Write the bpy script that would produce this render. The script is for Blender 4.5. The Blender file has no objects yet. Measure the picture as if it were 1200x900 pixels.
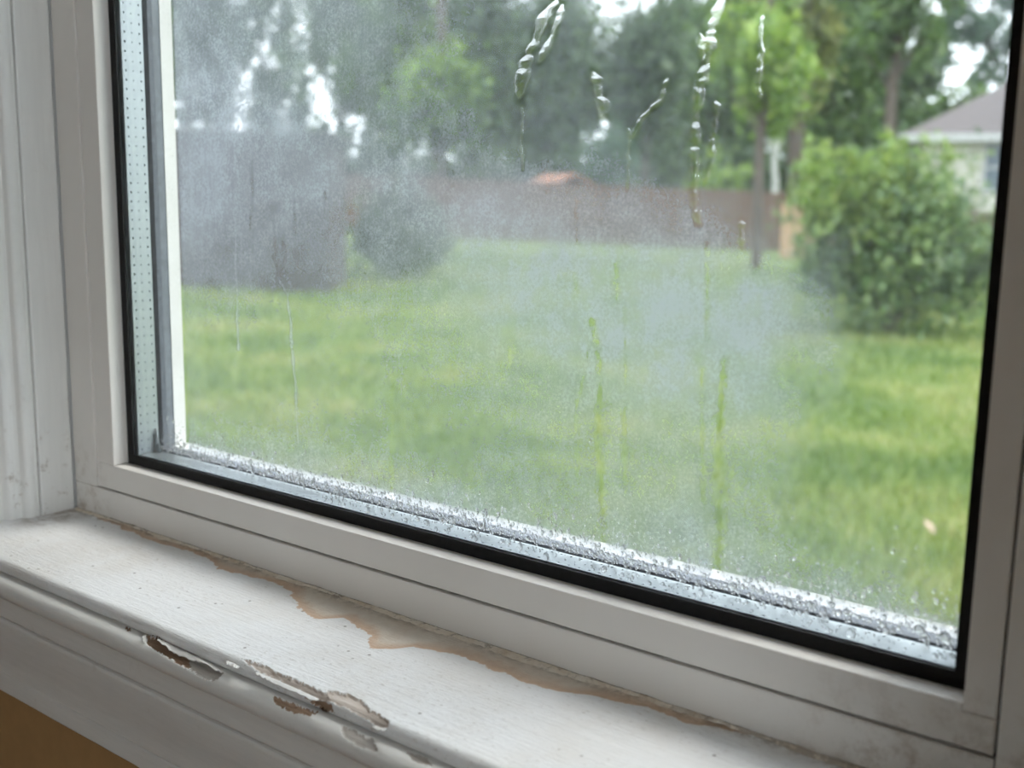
import bpy, bmesh, math, random
import numpy as np
from mathutils import Vector, Matrix

random.seed(7)
rng = np.random.default_rng(7)
scene = bpy.context.scene
C = scene.collection

# ------------------------------------------------------------------ camera
# Camera-relative frame: X along the window, Y outwards through it, Z up; CZ lifts it so the room floor is z = 0.
CZ = 1.15
RM = np.array([[0.78957954, 0.11208599, -0.60332485],
               [0.61346187, -0.11994866, 0.78056188],
               [0.01512204, -0.98643249, -0.16346949]])     # world axes seen from the camera (right, down, forward)
FPX = 1259.19
cam_d = bpy.data.cameras.new('camera')
cam = bpy.data.objects.new('camera', cam_d)
C.objects.link(cam)
m = Matrix.Identity(4)
for i in range(3):
    m[i][0] = RM[i][0]
    m[i][1] = -RM[i][1]
    m[i][2] = -RM[i][2]
m[2][3] = CZ
cam.matrix_world = m
cam_d.sensor_width = 36.0
cam_d.lens = 36.0 * FPX / 1200.0
cam_d.clip_start = 0.02
cam_d.clip_end = 500
cam_d.dof.use_dof = True
cam_d.dof.focus_distance = 0.64
cam_d.dof.aperture_fstop = 7.0
scene.camera = cam

# ------------------------------------------------------------------ world, sun, exposure
world = bpy.data.worlds.new('overcast_sky')
scene.world = world
world.use_nodes = True
wn = world.node_tree.nodes
wl = world.node_tree.links
bg = wn['Background']
bg.inputs['Color'].default_value = (0.86, 0.94, 1.0, 1)
bg.inputs['Strength'].default_value = 2.3
sun_d = bpy.data.lights.new('sun', 'SUN')
sun_d.energy = 1.6
sun_d.angle = math.radians(25)
sun_d.color = (1.0, 0.95, 0.86)
sun = bpy.data.objects.new('sun_offscreen', sun_d)
C.objects.link(sun)
sun.rotation_euler = (math.radians(-32), math.radians(22), 0)
scene.view_settings.view_transform = 'Standard'
scene.view_settings.look = 'None'
scene.view_settings.gamma = 1.0
scene.view_settings.use_curve_mapping = False
scene.view_settings.exposure = 1.0
cy = scene.cycles
cy.max_bounces = 12
cy.diffuse_bounces = 5
cy.glossy_bounces = 4
cy.transmission_bounces = 10
cy.transparent_max_bounces = 24
cy.caustics_reflective = False
cy.caustics_refractive = False
cy.sample_clamp_indirect = 6.0
cy.use_denoising = True


# ------------------------------------------------------------------ geometry helpers
def ray(px, py):
    return RM @ np.array([px - 600.0, py - 450.0, FPX])


def on(ax, px, py, val):
    r = ray(px, py)
    return r * val / r[ax]


def proj_np(P):
    c = np.asarray(P, float) @ RM
    return 600 + FPX * c[:, 0] / c[:, 2], 450 + FPX * c[:, 1] / c[:, 2]


def at(px, py, depth):
    """camera-relative point on the ray of a pixel at that depth along the optical axis"""
    return ray(px, py) * (depth / FPX)


def mesh_np(name, V, F, mat_idx=None, smooth=False):
    me = bpy.data.meshes.new(name)
    V = np.asarray(V, np.float32)
    F = np.asarray(F, np.int32)
    n, k = F.shape
    me.vertices.add(len(V))
    me.vertices.foreach_set('co', V.ravel())
    me.loops.add(n * k)
    me.loops.foreach_set('vertex_index', F.ravel())
    me.polygons.add(n)
    me.polygons.foreach_set('loop_start', np.arange(0, n * k, k, dtype=np.int32))
    me.polygons.foreach_set('loop_total', np.full(n, k, np.int32))
    if mat_idx is not None:
        me.polygons.foreach_set('material_index', np.asarray(mat_idx, np.int32))
    me.polygons.foreach_set('use_smooth', np.full(n, smooth, bool))
    me.update(calc_edges=True)
    me.validate()
    return me


def link(name, me, mats=None, parent=None, loc=None):
    o = bpy.data.objects.new(name, me)
    C.objects.link(o)
    if mats is not None and me is not None:
        if not isinstance(mats, (list, tuple)):
            mats = [mats]
        if len(me.materials) == 0:
            for mm in mats:
                me.materials.append(mm)
    if parent is not None:
        o.parent = parent
    if loc is not None:
        o.location = loc
    return o


def tag(o, label=None, cat=None, group=None, kind=None):
    if label:
        o['label'] = label
    if cat:
        o['category'] = cat
    if group:
        o['group'] = group
    if kind:
        o['kind'] = kind
    return o


def empty(name, loc, rz=0.0):
    o = bpy.data.objects.new(name, None)
    C.objects.link(o)
    o.location = loc
    o.rotation_euler = (0, 0, rz)
    return o


def box_bm(bm, x0, x1, y0, y1, z0, z1):
    vs = [bm.verts.new(p) for p in ((x0, y0, z0), (x1, y0, z0), (x1, y1, z0), (x0, y1, z0),
                                    (x0, y0, z1), (x1, y0, z1), (x1, y1, z1), (x0, y1, z1))]
    for f in ((0, 3, 2, 1), (4, 5, 6, 7), (0, 1, 5, 4), (1, 2, 6, 5), (2, 3, 7, 6), (3, 0, 4, 7)):
        bm.faces.new([vs[i] for i in f])


def bm_mesh(name, bm, bevel=0.0, seg=2, smooth=False):
    if bevel > 0:
        bmesh.ops.bevel(bm, geom=list(bm.edges), offset=bevel, segments=seg, profile=0.6, affect='EDGES')
    me = bpy.data.meshes.new(name)
    bm.to_mesh(me)
    bm.free()
    if smooth:
        me.polygons.foreach_set('use_smooth', np.ones(len(me.polygons), bool))
    return me


def box(name, x0, x1, y0, y1, z0, z1, mat, parent=None, bevel=0.0, seg=2):
    bm = bmesh.new()
    box_bm(bm, x0, x1, y0, y1, z0, z1)
    return link(name, bm_mesh(name, bm, bevel, seg), mat, parent)


def sweep_x(name, prof, x0, x1, mat, parent=None, closed=True, smooth=False):
    """profile [(y, z)...] extruded along X"""
    bm = bmesh.new()
    a = [bm.verts.new((x0, y, z)) for y, z in prof]
    b = [bm.verts.new((x1, y, z)) for y, z in prof]
    n = len(prof)
    for i in range(n if closed else n - 1):
        j = (i + 1) % n
        bm.faces.new((a[i], a[j], b[j], b[i]))
    if closed:
        bm.faces.new(a[::-1])
        bm.faces.new(b)
    bmesh.ops.recalc_face_normals(bm, faces=list(bm.faces))
    return link(name, bm_mesh(name, bm, 0, smooth=smooth), mat, parent)


def sweep_z(name, prof, z0, z1, mat, parent=None):
    bm = bmesh.new()
    a = [bm.verts.new((x, y, z0)) for x, y in prof]
    b = [bm.verts.new((x, y, z1)) for x, y in prof]
    n = len(prof)
    for i in range(n):
        j = (i + 1) % n
        bm.faces.new((a[i], a[j], b[j], b[i]))
    bm.faces.new(a[::-1])
    bm.faces.new(b)
    bmesh.ops.recalc_face_normals(bm, faces=list(bm.faces))
    return link(name, bm_mesh(name, bm), mat, parent)


# value noise on numpy arrays
def vnoise(x, y, seed=0):
    def h(i, j):
        s = np.sin(i * 127.1 + j * 311.7 + seed * 74.7) * 43758.5453
        return s - np.floor(s)
    xi, yi = np.floor(x), np.floor(y)
    fx, fy = x - xi, y - yi
    fx = fx * fx * (3 - 2 * fx)
    fy = fy * fy * (3 - 2 * fy)
    return ((h(xi, yi) * (1 - fx) + h(xi + 1, yi) * fx) * (1 - fy)
            + (h(xi, yi + 1) * (1 - fx) + h(xi + 1, yi + 1) * fx) * fy)


def fbm(x, y, seed=0, octv=4):
    s, a, t = 0, 0.5, 0
    for k in range(octv):
        s = s + a * vnoise(x * 2 ** k, y * 2 ** k, seed + k)
        t += a
        a *= 0.5
    return s / t


# ------------------------------------------------------------------ material helpers
class Mat:
    def __init__(self, name):
        self.m = bpy.data.materials.new(name)
        self.m.use_nodes = True
        self.t = self.m.node_tree
        self.n = self.t.nodes
        self.l = self.t.links
        self.p = self.n.get('Principled BSDF')
        self.out = self.n.get('Material Output')
        self._co = None

    def node(self, typ, **kw):
        nd = self.n.new(typ)
        for k, v in kw.items():
            setattr(nd, k, v)
        return nd

    def set(self, nd, **kw):
        for k, v in kw.items():
            nd.inputs[k.replace('_', ' ')].default_value = v
        return nd

    def link(self, a, b):
        self.l.new(a, b)

    def co(self):
        if self._co is None:
            self._co = self.node('ShaderNodeTexCoord').outputs['Object']
        return self._co

    def mapped(self, scale):
        mp = self.node('ShaderNodeMapping')
        mp.inputs['Scale'].default_value = scale
        self.link(self.co(), mp.inputs['Vector'])
        return mp.outputs['Vector']

    def noise(self, scale, detail=4, rough=0.6, vec=None):
        nd = self.node('ShaderNodeTexNoise')
        nd.inputs['Scale'].default_value = scale
        nd.inputs['Detail'].default_value = detail
        nd.inputs['Roughness'].default_value = rough
        self.link(vec if vec is not None else self.co(), nd.inputs['Vector'])
        return nd.outputs['Fac']

    def math(self, op, a, b=None, c=None, clamp=False):
        nd = self.node('ShaderNodeMath', operation=op, use_clamp=clamp)
        for i, v in enumerate((a, b, c)):
            if v is None:
                continue
            if isinstance(v, (int, float)):
                nd.inputs[i].default_value = v
            else:
                self.link(v, nd.inputs[i])
        return nd.outputs[0]

    def ramp(self, fac, stops):
        nd = self.node('ShaderNodeValToRGB')
        cr = nd.color_ramp
        while len(cr.elements) < len(stops):
            cr.elements.new(0.5)
        for e, (p, c) in zip(cr.elements, stops):
            e.position = p
            e.color = (*c, 1) if len(c) == 3 else c
        self.link(fac, nd.inputs['Fac'])
        return nd.outputs['Color']

    def step(self, fac, lo, hi):
        nd = self.node('ShaderNodeMapRange', clamp=True)
        nd.interpolation_type = 'SMOOTHSTEP'
        nd.inputs['From Min'].default_value = lo
        nd.inputs['From Max'].default_value = hi
        self.link(fac, nd.inputs['Value'])
        return nd.outputs['Result']

    def mix(self, fac, a, b):
        nd = self.node('ShaderNodeMix', data_type='RGBA')
        for sock, v in ((nd.inputs['Factor'], fac), (nd.inputs['A'], a), (nd.inputs['B'], b)):
            pass
        ins = [s for s in nd.inputs if s.type in ('RGBA',)]
        facs = [s for s in nd.inputs if s.name == 'Factor' and s.type == 'VALUE']
        if isinstance(fac, (int, float)):
            facs[0].default_value = fac
        else:
            self.link(fac, facs[0])
        for s, v in zip(ins, (a, b)):
            if isinstance(v, (tuple, list)):
                s.default_value = (*v, 1) if len(v) == 3 else v
            else:
                self.link(v, s)
        return [s for s in nd.outputs if s.type == 'RGBA'][0]

    def bump(self, height, strength=0.3, dist=0.001, target=None):
        nd = self.node('ShaderNodeBump')
        nd.inputs['Strength'].default_value = strength
        nd.inputs['Distance'].default_value = dist
        self.link(height, nd.inputs['Height'])
        self.link(nd.outputs['Normal'], (target or self.p).inputs['Normal'])

    def color(self, c):
        if isinstance(c, (tuple, list)):
            self.p.inputs['Base Color'].default_value = (*c, 1)
        else:
            self.link(c, self.p.inputs['Base Color'])

    def rough(self, r):
        if isinstance(r, (int, float)):
            self.p.inputs['Roughness'].default_value = r
        else:
            self.link(r, self.p.inputs['Roughness'])


def srgb(r, g, b):
    def f(c):
        c /= 255.0
        return c / 12.92 if c <= 0.04045 else ((c + 0.055) / 1.055) ** 2.4
    return (f(r), f(g), f(b))


def simple(name, col, rough=0.6, var=0.12, scale=20, metallic=0.0, bump=0.0):
    M = Mat(name)
    n = M.noise(scale, 5)
    d = tuple(max(0, c * (1 - var)) for c in col)
    u = tuple(min(1, c * (1 + var)) for c in col)
    M.color(M.ramp(n, [(0.3, d), (0.7, u)]))
    M.rough(rough)
    M.p.inputs['Metallic'].default_value = metallic
    if bump:
        M.bump(n, bump, 0.002)
    return M.m


# ------------------------------------------------------------------ materials: window
def mat_vinyl():
    M = Mat('window_vinyl')
    base = M.ramp(M.noise(9, 3), [(0.3, (0.74, 0.705, 0.665)), (0.7, (0.79, 0.755, 0.715))])
    grime = M.step(M.noise(75, 8, 0.75), 0.46, 0.66)
    # grime grows towards the bottom corners of the window, in blotches of its own
    sep = M.node('ShaderNodeSeparateXYZ')
    M.link(M.co(), sep.inputs[0])
    low = M.step(sep.outputs['Z'], -0.17, -0.255)
    lft = M.step(sep.outputs['X'], -0.72, -0.79)
    rgt = M.step(sep.outputs['X'], -0.22, -0.10)
    side = M.math('MAXIMUM', lft, rgt)
    msk = M.math('MULTIPLY', M.math('MULTIPLY', low, side), grime)
    col = M.mix(M.math('MULTIPLY', msk, 0.65), base, (0.26, 0.16, 0.08))
    M.color(col)
    M.rough(0.42)
    M.bump(M.noise(900, 2), 0.04, 0.0005)
    return M.m


def mat_black():
    M = Mat('black_rubber')
    M.color(M.ramp(M.noise(300, 3), [(0.3, (0.004, 0.004, 0.005)), (0.7, (0.010, 0.010, 0.011))]))
    M.rough(0.55)
    M.p.inputs['Specular IOR Level'].default_value = 0.25
    return M.m


def mat_metal():
    M = Mat('spacer_aluminium')
    v = M.mapped((40, 260, 40))
    n = M.noise(6, 6, 0.7, v)
    n2 = M.noise(70, 6)
    c1 = M.ramp(n, [(0.3, (0.26, 0.29, 0.30)), (0.7, (0.36, 0.39, 0.40))])
    M.color(M.mix(M.math('MULTIPLY', M.step(n2, 0.55, 0.75), 0.4), c1, (0.36, 0.40, 0.38)))
    M.p.inputs['Metallic'].default_value = 0.75
    M.rough(0.42)
    M.bump(n2, 0.08, 0.0005)
    return M.m


def mat_sealant():
    M = Mat('dark_sealant')
    M.color(M.ramp(M.noise(260, 6, 0.7), [(0.35, (0.035, 0.042, 0.055)), (0.7, (0.11, 0.125, 0.15))]))
    M.rough(0.6)
    M.bump(M.noise(500, 4), 0.5, 0.001)
    return M.m


def mat_tape():
    return simple('glazing_tape', (0.115, 0.13, 0.15), 0.6, 0.35, 180)


def mat_extwhite():
    M = Mat('exterior_vinyl')
    n = M.noise(420, 5, 0.7)
    c = M.ramp(M.noise(12, 3), [(0.3, (0.58, 0.57, 0.555)), (0.7, (0.64, 0.63, 0.615))])
    M.color(M.mix(M.math('MULTIPLY', M.step(n, 0.58, 0.7), 0.5), c, (0.42, 0.38, 0.33)))
    M.rough(0.5)
    return M.m


def mat_pane():
    M = Mat('clear_glass')
    M.n.remove(M.p)
    tr = M.node('ShaderNodeBsdfTransparent')
    tr.inputs['Color'].default_value = (0.985, 0.99, 0.99, 1)
    gl = M.node('ShaderNodeBsdfGlossy')
    gl.inputs['Roughness'].default_value = 0.0
    ge = M.node('ShaderNodeNewGeometry')
    dt = M.node('ShaderNodeVectorMath', operation='DOT_PRODUCT')
    M.link(ge.outputs['Incoming'], dt.inputs[0])
    M.link(ge.outputs['Normal'], dt.inputs[1])
    c = M.math('ABSOLUTE', dt.outputs['Value'])
    fr = M.math('ADD', 0.03, M.math('MULTIPLY', M.math('POWER', M.math('SUBTRACT', 1.0, c), 5.0), 0.95))   # Fresnel of a thin pane
    mx = M.node('ShaderNodeMixShader')
    M.link(fr, mx.inputs[0])
    M.link(tr.outputs[0], mx.inputs[1])
    M.link(gl.outputs[0], mx.inputs[2])
    M.link(mx.outputs[0], M.out.inputs['Surface'])
    return M.m


def mat_film():
    """condensation: minute droplets that veil and blur what is behind; its thickness comes from the mesh"""
    M = Mat('condensation')
    M.n.remove(M.p)
    at_ = M.node('ShaderNodeAttribute', attribute_name='film')
    d = at_.outputs['Fac']
    streak = M.noise(1.0, 4, 0.6, M.mapped((330, 330, 26)))
    cloud = M.noise(26, 5, 0.65)
    grain = M.step(M.noise(560, 4, 0.8), 0.34, 0.66)
    patch = M.step(M.noise(70, 4, 0.7), 0.35, 0.65)
    vo = M.node('ShaderNodeTexVoronoi')
    vo.inputs['Scale'].default_value = 330
    M.link(M.co(), vo.inputs['Vector'])
    speck = M.step(vo.outputs['Distance'], 0.23, 0.10)
    gate = M.step(M.noise(38, 5, 0.7), 0.46, 0.64)
    k = M.math('ADD', M.math('MULTIPLY', cloud, 0.55), M.math('MULTIPLY', streak, 0.35))
    k = M.math('ADD', k, M.math('MULTIPLY', grain, M.math('ADD', 0.12, M.math('MULTIPLY', patch, 0.5))))
    k = M.math('MULTIPLY', d, M.math('ADD', k, 0.38))
    sp = M.math('MULTIPLY', M.math('MULTIPLY', speck, gate), 0.26)
    a = M.math('ADD', k, M.math('MULTIPLY', sp, M.math('SUBTRACT', 1.0, d)), clamp=True)
    tr = M.node('ShaderNodeBsdfTransparent')
    tl = M.node('ShaderNodeBsdfTranslucent')
    tl.inputs['Color'].default_value = (0.275, 0.300, 0.350, 1)
    rf = M.node('ShaderNodeBsdfRefraction')
    rf.inputs['Roughness'].default_value = 0.55
    rf.inputs['IOR'].default_value = 1.10
    rf.inputs['Color'].default_value = (0.70, 0.71, 0.80, 1)
    m1 = M.node('ShaderNodeMixShader')
    m1.inputs[0].default_value = 0.34
    M.link(tl.outputs[0], m1.inputs[1])
    M.link(rf.outputs[0], m1.inputs[2])
    mx = M.node('ShaderNodeMixShader')
    M.link(a, mx.inputs[0])
    M.link(tr.outputs[0], mx.inputs[1])
    M.link(m1.outputs[0], mx.inputs[2])
    M.link(mx.outputs[0], M.out.inputs['Surface'])
    return M.m


def mat_water(name, amount):
    M = Mat(name)
    M.n.remove(M.p)
    g = M.node('ShaderNodeBsdfGlass')
    g.inputs['IOR'].default_value = 1.33
    g.inputs['Roughness'].default_value = 0.06
    tr = M.node('ShaderNodeBsdfTransparent')
    mx = M.node('ShaderNodeMixShader')
    mx.inputs[0].default_value = amount
    b = M.node('ShaderNodeBump')
    b.inputs['Strength'].default_value = 0.25
    b.inputs['Distance'].default_value = 0.0004
    M.link(M.noise(520, 3), b.inputs['Height'])
    M.link(b.outputs[0], g.inputs['Normal'])
    M.link(tr.outputs[0], mx.inputs[1])
    M.link(g.outputs[0], mx.inputs[2])
    M.link(mx.outputs[0], M.out.inputs['Surface'])
    return M.m


STAIN_PX = [(150, 622), (175, 634), (205, 641), (240, 652), (256, 667), (290, 675), (320, 683), (340, 693), (348, 712),
            (368, 726), (400, 724), (424, 738), (436, 760), (455, 761), (483, 758), (512, 763), (547, 770),
            (577, 783), (613, 798), (653, 811), (693, 815), (733, 823), (767, 833), (800, 847), (840, 852), (880, 862)]
SILL_Z, SILL_BACK, SILL_FRONT = -0.2455, 0.4505, 0.3500


def mat_sill():
    M = Mat('sill_paint')
    sep = M.node('ShaderNodeSeparateXYZ')
    M.link(M.co(), sep.inputs[0])
    X, Y = sep.outputs['X'], sep.outputs['Y']
    # brushed paint
    br = M.noise(1.0, 6, 0.7, M.mapped((26, 420, 420)))
    fine = M.noise(1.0, 5, 0.75, M.mapped((210, 420, 420)))
    base = M.ramp(br, [(0.25, (0.78, 0.78, 0.78)), (0.75, (0.865, 0.865, 0.87))])
    speck = M.math('MULTIPLY', M.step(fine, 0.56, 0.68), M.step(M.noise(22, 4, 0.6), 0.38, 0.60))
    base = M.mix(M.math('MULTIPLY', speck, 0.62), base, (0.42, 0.39, 0.35))
    vo = M.node('ShaderNodeTexVoronoi')
    vo.inputs['Scale'].default_value = 85
    M.link(M.co(), vo.inputs['Vector'])
    dots = M.math('MULTIPLY', M.step(vo.outputs['Distance'], 0.11, 0.05), M.step(M.noise(30, 2), 0.50, 0.56))
    base = M.mix(M.math('MULTIPLY', dots, 0.75), base, (0.12, 0.09, 0.07))
    # grubby ageing
    base = M.mix(M.math('MULTIPLY', M.step(M.noise(14, 6), 0.42, 0.75), 0.35), base, (0.62, 0.55, 0.46))
    # water stain: a tide line at a measured distance from the window frame
    fc = M.node('ShaderNodeFloatCurve')
    pts = []
    for q in STAIN_PX:
        p = on(2, q[0], q[1], SILL_Z)
        pts.append((p[0], SILL_BACK - p[1]))
    x0, x1 = -0.80, -0.10
    cur = fc.mapping.curves[0]
    knots = [(0.0, 0.0)] + [((x - x0) / (x1 - x0), w / 0.10) for x, w in pts if x0 < x < x1] + [(1.0, 0.03)]
    cur.points[0].location = knots[0]
    cur.points[1].location = knots[-1]
    for k in knots[1:-1]:
        cur.points.new(*k)
    for p_ in cur.points:
        p_.handle_type = 'VECTOR'
    fc.mapping.update()
    wob = M.math('MULTIPLY', M.math('SUBTRACT', M.noise(75, 6, 0.65), 0.5), 0.014)
    xn = M.math('DIVIDE', M.math('SUBTRACT', M.math('ADD', X, wob), x0), x1 - x0)
    M.link(xn, fc.inputs['Value'])
    lim = M.math('MULTIPLY', fc.outputs['Value'], 0.10)
    w = M.math('SUBTRACT', SILL_BACK, Y)
    dd = M.math('SUBTRACT', M.math('ADD', lim, wob), w)        # > 0 inside the stain
    inside = M.step(dd, 0.0, 0.0008)
    rim = M.step(dd, 0.0135, 0.0015)
    mot = M.noise(60, 6, 0.7)
    tan = M.ramp(mot, [(0.3, (0.60, 0.48, 0.36)), (0.7, (0.76, 0.68, 0.57))])
    rimc = M.ramp(M.noise(110, 5), [(0.3, (0.46, 0.245, 0.11)), (0.7, (0.64, 0.395, 0.215))])
    st = M.mix(M.math('MULTIPLY', rim, 0.85), tan, rimc)
    has = M.step(lim, 0.001, 0.006)
    col = M.mix(M.math('MULTIPLY', M.math('MULTIPLY', inside, has), 0.85), base, st)
    # dirt gathered along the joint with the frame
    jd = M.math('MULTIPLY', M.step(w, 0.014, 0.002), M.step(M.noise(90, 7, 0.75), 0.40, 0.62))
    col = M.mix(M.math('MULTIPLY', jd, 0.75), col, (0.17, 0.11, 0.06))
    ft = M.math('MULTIPLY', M.math('MULTIPLY', M.step(X, -0.745, -0.782), M.step(Y, 0.385, 0.415)), M.step(M.noise(80, 7, 0.75), 0.38, 0.60))
    col = M.mix(M.math('MULTIPLY', ft, 0.7), col, (0.20, 0.13, 0.07))
    M.color(col)
    M.rough(0.5)
    M.bump(M.math('ADD', br, M.math('MULTIPLY', fine, 0.9)), 0.6, 0.0012)
    return M.m


def mat_trimpaint(name, c1, c2, dirt=0.5):
    M = Mat(name)
    br = M.noise(1.0, 6, 0.7, M.mapped((30, 300, 300)))
    base = M.ramp(br, [(0.25, c1), (0.75, c2)])
    d = M.step(M.noise(60, 7, 0.72), 0.58, 0.76)
    M.color(M.mix(M.math('MULTIPLY', d, dirt), base, (0.30, 0.21, 0.13)))
    M.rough(0.5)
    M.bump(br, 0.25, 0.0008)
    return M.m


def mat_casing():
    M = Mat('casing_paint')
    sep = M.node('ShaderNodeSeparateXYZ')
    M.link(M.co(), sep.inputs[0])
    low = M.step(sep.outputs['Z'], -0.12, -0.25)
    base = M.ramp(M.noise(1.0, 5, 0.7, M.mapped((200, 200, 14))), [(0.25, (0.78, 0.77, 0.745)), (0.75, (0.84, 0.83, 0.80))])
    d = M.step(M.noise(70, 8, 0.72), 0.56, 0.70)
    amt = M.math('MULTIPLY', d, M.math('ADD', M.math('MULTIPLY', low, 0.75), 0.05))
    M.color(M.mix(amt, base, (0.26, 0.18, 0.11)))
    M.rough(0.48)
    M.bump(M.noise(1.0, 5, 0.7, M.mapped((400, 400, 20))), 0.2, 0.0008)
    return M.m


def mat_wood(name, c1, c2, c3):
    M = Mat(name)
    n = M.noise(1.0, 6, 0.7, M.mapped((60, 700, 700)))
    M.color(M.ramp(n, [(0.25, c1), (0.5, c2), (0.75, c3)]))
    M.rough(0.85)
    M.bump(n, 0.5, 0.001)
    return M.m


VINYL = mat_vinyl()
BLACK = mat_black()
METAL = mat_metal()
SEAL = mat_sealant()
TAPE = mat_tape()
EXTW = mat_extwhite()
PANE = mat_pane()
FILM = mat_film()
WATER = mat_water('water_film', 0.23)
BEADS = mat_water('water_beads', 0.72)
SILL = mat_sill()
TRIM = mat_trimpaint('nosing_paint', (0.70, 0.685, 0.655), (0.77, 0.755, 0.725), 0.22)
APRON = mat_trimpaint('apron_paint', (0.70, 0.685, 0.655), (0.77, 0.755, 0.725), 0.22)
CASING = mat_casing()
WOOD = mat_wood('bare_wood', (0.20, 0.12, 0.075), (0.34, 0.225, 0.15), (0.46, 0.33, 0.24))
PRIMER = mat_wood('old_primer', (0.42, 0.34, 0.28), (0.58, 0.50, 0.44), (0.68, 0.62, 0.57))
GREYCOAT = mat_wood('grey_undercoat', (0.36, 0.33, 0.29), (0.48, 0.44, 0.40), (0.56, 0.52, 0.48))
def mat_caulk():
    M = Mat('caulk')
    sep = M.node('ShaderNodeSeparateXYZ')
    M.link(M.co(), sep.inputs[0])
    base = M.ramp(M.noise(45, 6, 0.7), [(0.3, (0.56, 0.43, 0.30)), (0.5, (0.76, 0.68, 0.57)), (0.75, (0.82, 0.78, 0.72))])
    line = M.math('MULTIPLY', M.step(sep.outputs['Y'], 0.4476, 0.4488), M.step(M.noise(120, 6, 0.7), 0.30, 0.50))
    blot = M.math('MULTIPLY', M.step(M.noise(110, 8, 0.75), 0.52, 0.66), 0.75)
    end = M.math('MULTIPLY', M.step(sep.outputs['X'], -0.30, -0.18), M.step(M.noise(150, 6, 0.7), 0.40, 0.55))
    d = M.math('MAXIMUM', M.math('MAXIMUM', line, blot), M.math('MULTIPLY', end, 0.55))
    M.color(M.mix(M.math('MULTIPLY', d, 0.9), base, (0.10, 0.06, 0.035)))
    M.rough(0.7)
    M.bump(M.noise(260, 5), 0.5, 0.001)
    return M.m


CAULK = mat_caulk()
FLAKE = simple('paint_chip', (0.66, 0.64, 0.61), 0.5, 0.08, 200)

# ------------------------------------------------------------------ the room
TAN = simple('tan_wall', (0.38, 0.225, 0.095), 0.8, 0.06, 60, bump=0.05)
CREAM = simple('cream_wall', (0.50, 0.39, 0.28), 0.8, 0.05, 40)
CEIL = simple('ceiling_white', (0.78, 0.77, 0.75), 0.9, 0.03, 40)
FLOORM = mat_wood('floor_boards', (0.20, 0.12, 0.07), (0.28, 0.17, 0.10), (0.34, 0.22, 0.13))
SIDING = simple('exterior_siding', (0.62, 0.60, 0.56), 0.7, 0.06, 30)

RX0, RX1, RY0, RY1, RH = -2.6, 1.40, -3.2, 0.365, 2.5
OX0, OX1, OZ0, OZ1 = -0.812, -0.035, CZ - 0.275, CZ + 0.95   # rough opening of the window


def wall_with_hole(name, axis, a0, a1, hole, d0, d1, mats, z1=RH):
    """axis 'x': wall runs along X, thickness d0..d1 in Y; hole = (h0, h1, z0, z1)"""
    h0, h1, zz0, zz1 = hole
    bm = bmesh.new()
    for (s0, s1, t0, t1) in ((a0, h0, 0, z1), (h1, a1, 0, z1), (h0, h1, 0, zz0), (h0, h1, zz1, z1)):
        if axis == 'x':
            box_bm(bm, s0, s1, d0, d1, t0, t1)
        else:
            box_bm(bm, d0, d1, s0, s1, t0, t1)
    return tag(link(name, bm_mesh(name, bm), mats), kind='structure')


w = wall_with_hole('wall_front', 'x', RX0 - 0.15, RX1 + 0.15, (OX0, OX1, OZ0, OZ1), RY1, 0.50, TAN)
tag(w, 'tan painted wall under and around the window', 'wall')
w = wall_with_hole('wall_exterior', 'x', RX0 - 0.15, RX1 + 0.15, (OX0, OX1, OZ0, OZ1), 0.50, 0.525, SIDING)
tag(w, 'pale outer cladding of the house wall around the window', 'wall')
w = wall_with_hole('wall_right', 'y', RY0 - 0.15, RY1, (-1.95, -0.45, 0.60, 2.20), RX1, RX1 + 0.15, CREAM)  # hole added out of view so sky light fills the room
tag(w, 'cream side wall with a wide opening added for fill light', 'wall')
tag(box('wall_left', RX0 - 0.15, RX0, RY0 - 0.15, RY1, 0, RH, CREAM), 'plain cream side wall of the room', 'wall', kind='structure')
tag(box('wall_back', RX0, RX1, RY0 - 0.15, RY0, 0, RH, CREAM), 'plain cream wall facing the window', 'wall', kind='structure')
tag(box('floor', RX0 - 0.15, RX1 + 0.15, RY0 - 0.15, 0.525, -0.12, 0, FLOORM), 'brown wooden floor of the room', 'floor', kind='structure')
tag(box('ceiling', RX0 - 0.15, RX1 + 0.15, RY0 - 0.15, 0.525, RH, RH + 0.12, CEIL), 'plain white ceiling of the room', 'ceiling', kind='structure')
w2 = tag(empty('fill_window', (RX1, -1.20, 0.60)), 'wide white framed window added in the unseen side wall for fill light', 'window', kind='structure')  # invented window, out of view, lets in fill light from the side
for nm, a in (('frame_rail', (0.02, 0.10, -0.75, 0.75, 0, 0.06)), ('frame_rail', (0.02, 0.10, -0.75, 0.75, 1.54, 1.60)),
              ('frame_jamb', (0.02, 0.10, -0.75, -0.69, 0.06, 1.54)), ('frame_jamb', (0.02, 0.10, 0.69, 0.75, 0.06, 1.54)),
              ('mullion', (0.03, 0.09, -0.03, 0.03, 0.06, 1.54))):
    box(nm, *a, VINYL, w2, 0.004, 1)
box('glass_pane', 0.055, 0.060, -0.69, -0.03, 0.06, 1.54, PANE, w2)
box('glass_pane', 0.055, 0.060, 0.03, 0.69, 0.06, 1.54, PANE, w2)

# ------------------------------------------------------------------ window_1 (camera-relative coordinates under one Empty)
W = tag(empty('window_1', (0, 0, CZ)), 'white vinyl window with fogged double glazing between the tan wall and garden', 'window', kind='structure')
TOPZ = 0.85                       # inner top of the sash opening
XL, XR = -0.7338, -0.1072         # sash opening
ZB = -0.2020
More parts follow.
